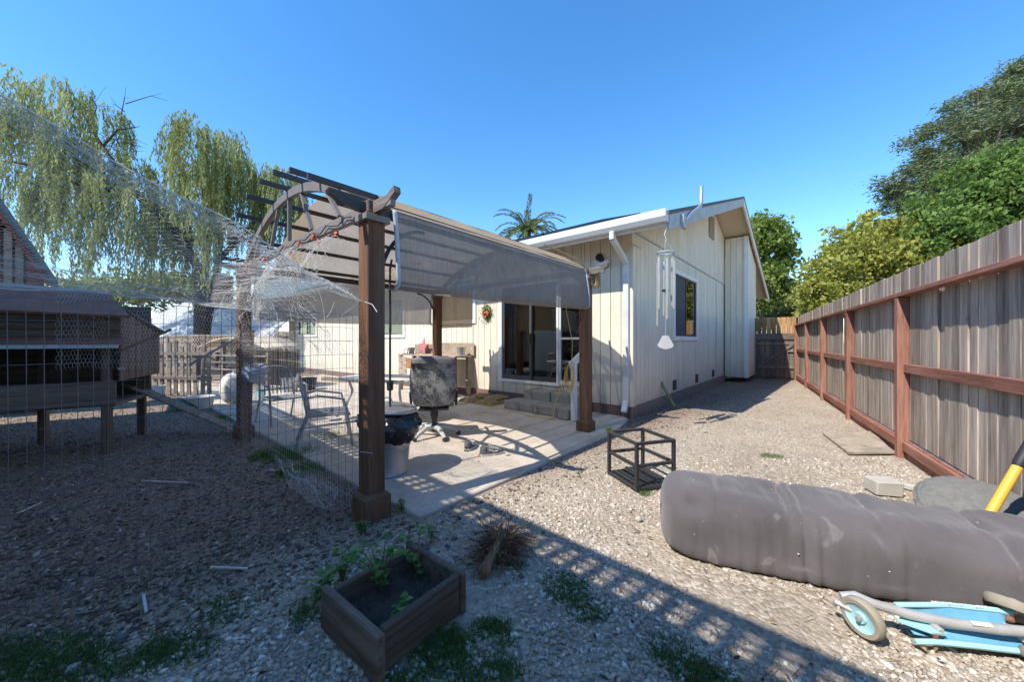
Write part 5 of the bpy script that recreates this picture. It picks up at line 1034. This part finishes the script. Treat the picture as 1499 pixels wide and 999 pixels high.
mb = MB(); mb.hexa([(-2.4,-.3,1.71),(.26,-.3,1.62),(-.08,.1,1.9),(-2.4,.1,2.0),(-2.4,-.33,1.735),(.28,-.33,1.645),(-.06,.08,1.94),(-2.4,.08,2.04)]); mb.build('roof', M['coop_roof'], cp); mb = MB(); mb.hexa([(-2.4,.07,2.03),(-.08,.07,1.93),(-.08,.13,1.93),(-2.4,.13,2.03),(-2.4,.07,2.065),(-.08,.07,1.965),(-.08,.13,1.965),(-2.4,.13,2.065)]); mb.build('ridge_strip', M['tin'], cp)
mb = MB(); mb.hexa([(-2.3,.14,1.94),(.1,.12,1.72),(.14,1.25,1.46),(-2.3,1.1,1.62),(-2.3,.14,1.965),(.1,.12,1.745),(.14,1.25,1.485),(-2.3,1.1,1.645)]); mb.build('rear_roof', M['coop_wood'], cp)
mb = MB(); mb.beam((.05,-.06,1.2),(.55,.0,1.5),.03,.03); mb.build('prop', M['old_wood'], cp); cbx(.07,.14,-.06,-.05,1.0,1.03,'hinge',M['steel'])
rp = thing('coop_ramp', 'wooden cleated hen ramp sloping down from the coop into the run', 'ramp', (0,0,0)); a = G(196,618)+Vector((0,0,.62)); a = PT(186,562,5.2); q = G(350,634)+Vector((0,0,.03)); mb = MB(); mb.beam(a, q, .2, .02); mb.build('plank', M['old_wood'], rp, bevel=.003)
for k in range(1,11): p = a.lerp(q, k/11)+Vector((0,0,.016)); s_ = (q-a).cross(Vector((0,0,1))).normalized()*.1; mb = MB(); mb.beam(p-s_, p+s_, .02, .015); mb.build('cleat', M['bench'], rp)
# red steep-roofed shed
sh = thing('red_shed', 'barn red slatted shed with a steep shingled roof behind the coop', 'shed', (-9.72,6.15,0), R(45))
def rz_(x): return 5.06-2.2*abs(x)
mb = MB()
for s_ in (-1,1): mb.hexa([(s_*1.2,-.12,rz_(1.2)),(0,-.12,rz_(0)),(0,.8,rz_(0)),(s_*1.2,.8,rz_(1.2)),(s_*1.2,-.12,rz_(1.2)+.16),(0,-.12,rz_(0)+.16),(0,.8,rz_(0)+.16),(s_*1.2,.8,rz_(1.2)+.16)])
mb.build('roof', M['shingle'], sh)
for s_ in (-1,1): mb = MB(); mb.beam((s_*1.19,-.1,rz_(1.19)-.03),(s_*.02,-.1,rz_(.02)-.03),.05,.12,(0,1,0)); mb.build('rake_board', M['red_barn'], sh); mb = MB(); mb.box(s_*1.0-.05,s_*1.0+.05,.0,.1,-.02,rz_(1.0)-.05); mb.build('post', M['red_barn'], sh)
for k in range(16): x = -.95+.127*k; mb = MB(); mb.box(x-.045,x+.045,.02,.045,.3,rz_(x)-.12); mb.build('wall_slat', M['old_wood'] if k%3 else M['red_barn'], sh)
for z in (.5,1.9,2.5): mb = MB(); mb.box(-.95,.95,.046,.1,z,z+.12); mb.build('girt', M['red_barn'], sh)
for s_ in (-1,1): mb = MB(); mb.box(s_*1.0-.02,s_*1.0+.02,.1,.75,.0,rz_(1.0)-.08); mb.build('side_wall', M['red_barn'], sh)
mb = MB(); mb.prism([(-.98,0),(.98,0),(.98,rz_(.98)-.1),(0,rz_(0)-.12),(-.98,rz_(.98)-.1)], (.7,.74), lambda a,b_,c: (a,c,b_)); mb.build('back_wall', M['coop_wood'], sh)

# ------------------------------------------------------------------ far left yard
tpn = thing('tarp_shelter', 'white tarp stretched over a low frame beyond the hen run', 'shelter', (-13.6,16.5,0), R(-8))
mb = MB(); mb.grid(lambda u, v_: (-3.4+7.3*u, -.9+2.4*v_, 1.55+1.75*v_**.8+.05*mnoise.noise(Vector((u*14,v_*6,2)))-.08*math.sin(u*math.pi*3)**2*(1-v_)), 60, 18); mb.build('tarp', M['tarp'], tpn, smooth=True, angle=180)
for x in (-3.3,-1.0,1.4,3.8):
    mb = MB(); mb.tube([(x,-.85,-.02),(x,-.85,1.52)], .03, 8); mb.build('pole', M['steel'], tpn); mb = MB(); mb.tube([(x,1.4,-.02),(x,1.4,3.22)], .03, 8); mb.build('pole', M['steel'], tpn)
mb = MB(); mb.beam((-3.4,1.6,3.35),(3.9,1.6,3.35),.12,.16); mb.build('ridge_beam', M['old_wood'], tpn)
bfn = thing('back_fence', 'far grey board fence with lattice top closing the yard behind the tarp shelter', 'fence', (-40,27,0), R(-12)); mb = MB()
for i in range(330): mb.box(.15*i,.15*i+.142,0,.02,0,1.9+.02*random.random())
tag(mb.build('board_run', M['fence'], bfn), kind='stuff'); mb = MB(); [mb.box(0,49.5,-.06,0,z,z+.09) for z in (.3,1.6)]; mb.build('rail', M['old_wood'], bfn)
lt = thing('lattice_trellis', 'pale wooden lattice panel under the tarp edge', 'trellis', PT(300,505,11.5)*1.0, R(-20)); lt.location.z = 0
for k in range(26):
    x = -1.6+.13*k
    for s_ in (-1,1): mb = MB(); mb.beam((x-s_*.22,.01*s_,1.05),(x+s_*.22,.01*s_,1.5),.03,.008,(0,1,0)); mb.build('lath', M['bench'], lt)
mb = MB(); mb.box(-1.95,1.95,-.02,.02,1.0,1.05); mb.box(-1.95,1.95,-.02,.02,1.5,1.55); [mb.box(x-.03,x+.03,-.03,.03,-.02,1.55) for x in (-1.9,0,1.9)]; mb.build('frame', M['old_wood'], lt)
ht = thing('animal_hutch', 'low hutch with a curved tan roof and dark wire front beneath the tarp', 'hutch', (-7.7,10.6,0), R(-22))
mb = MB(); mb.grid(lambda u, v_: (-1.5+3*u, -.5+1.1*v_, 1.15+.28*math.sin(u*math.pi)+.05*v_), 24, 2); solid(mb.build('roof', M['soffit'], ht, smooth=True, angle=180), .03)
for x in (-1.4,-.5,.5,1.4): mb = MB(); mb.box(x-.04,x+.04,-.4,-.32,-.02,1.15+.22*math.cos(x)); mb.build('post', M['old_wood'], ht)
for k in range(5): mb = MB(); mb.box(-1.4,1.4,-.42,-.405,.12+.2*k,.16+.2*k); mb.build('rail', M['old_wood'], ht)
for k in range(8): mb = MB(); mb.box(-1.45+.365*k,-1.1+.365*k,.5,.52,0,1.1); mb.build('back_board', M['coop_woodz'], ht)
pk = thing('picket_pen', 'row of crooked grey pickets forming a small pen beside the coop', 'fence', PT(262,560,9.0), R(-10)); pk.location.z = 0
for k in range(9): x = -.7+.2*k; h_ = random.uniform(1.1,1.5); mb = MB(); mb.beam((x,0,-.02),(x+random.uniform(-.06,.06),0,h_),.03,.1,(1,0,0)); mb.build('picket', M['old_wood'], pk)
for z in (.4,1.0): mb = MB(); mb.box(-.8,1.0,-.06,-.02,z,z+.08); mb.build('rail', M['old_wood'], pk)
sk = MB(); sk.grid(lambda u, v_: (lambda a, z: ((.24+.03*math.sin(a*3))*(math.sin(min(v_*1.1,1)*math.pi)**.35+.06)*math.cos(a), .17*(math.sin(min(v_*1.1,1)*math.pi)**.35+.06)*math.sin(a), z*.72+.03*mnoise.noise(Vector((u*9,v_*7,1)))))(u*math.tau, v_), 24, 16, wrap=True); sk = sk.build('feed_sack', M['sack'], smooth=True, angle=180); sk.location = G(342,592); sk.rotation_euler = (0,0,.4); tag(sk, 'upright crumpled white feed sack standing in the run', 'sack')
def bucket(label, loc, m_, r=.15, h=.3): o = MB(); o.lathe([(0,0),(r*.8,0),(r,h),(r*1.05,h),(r*1.05,h-.02),(r*.97,h-.02),(r*.78,.015),(0,.015)], 22); o = o.build('bucket', m_, smooth=True); o.location = loc; tag(o, label, 'bucket')
bucket('white plastic bucket standing behind the hen ramp', G(231,585), M['white_pl'], .14, .32); bucket('pale white tub set on the dirt beside the feed sack', G(292,598), M['white_pl'], .25, .24); bucket('black nursery pot on the patio behind the left chair', G(452,572), M['black'], .2, .35); bucket('pale grey bucket on the patio beside the black pot', G(425,575), M['galv'], .2, .38); bucket('small mint green bucket by the left pergola post', G(382,583), M['pale_blue'], .1, .22)
o = MB(); o.grid(lambda u, v_: (.3*math.cos(u*math.pi*2)*math.cos(v_*1.5), .22*math.sin(u*math.pi*2)*math.cos(v_*1.5), .22*math.sin(v_*1.5)), 24, 8, wrap=True); o = o.build('green_tub', M['green_pl'], smooth=True); o.location = G(270,600); tag(o, 'dark green upturned plastic tub lying beside the hen ramp', 'tub')
for k, (px, py, h_, lab) in enumerate(((475,545,.5,'potted shrub standing against the far white wall'),(440,552,.7,'dry leafy shrub at the far end of the patio'),(400,545,.9,'leggy shrub growing beside the hutch'),(330,530,.8,'dry bush growing in front of the lattice panel'))):
    weed(lab, G(px,py), 9, h_, .12, 'garden_shrub', 'shrub')
lg_ = MB(); lg_.beam((-.9,0,.07),(.9,0,.07),.14,.13); lg_ = lg_.build('garden_timber', M['old_wood'], bevel=.01); lg_.location = G(500,560); lg_.rotation_euler = (0,0,R(-25)); tag(lg_, 'old squared timber edging the planting bed along the far patio', 'timber')
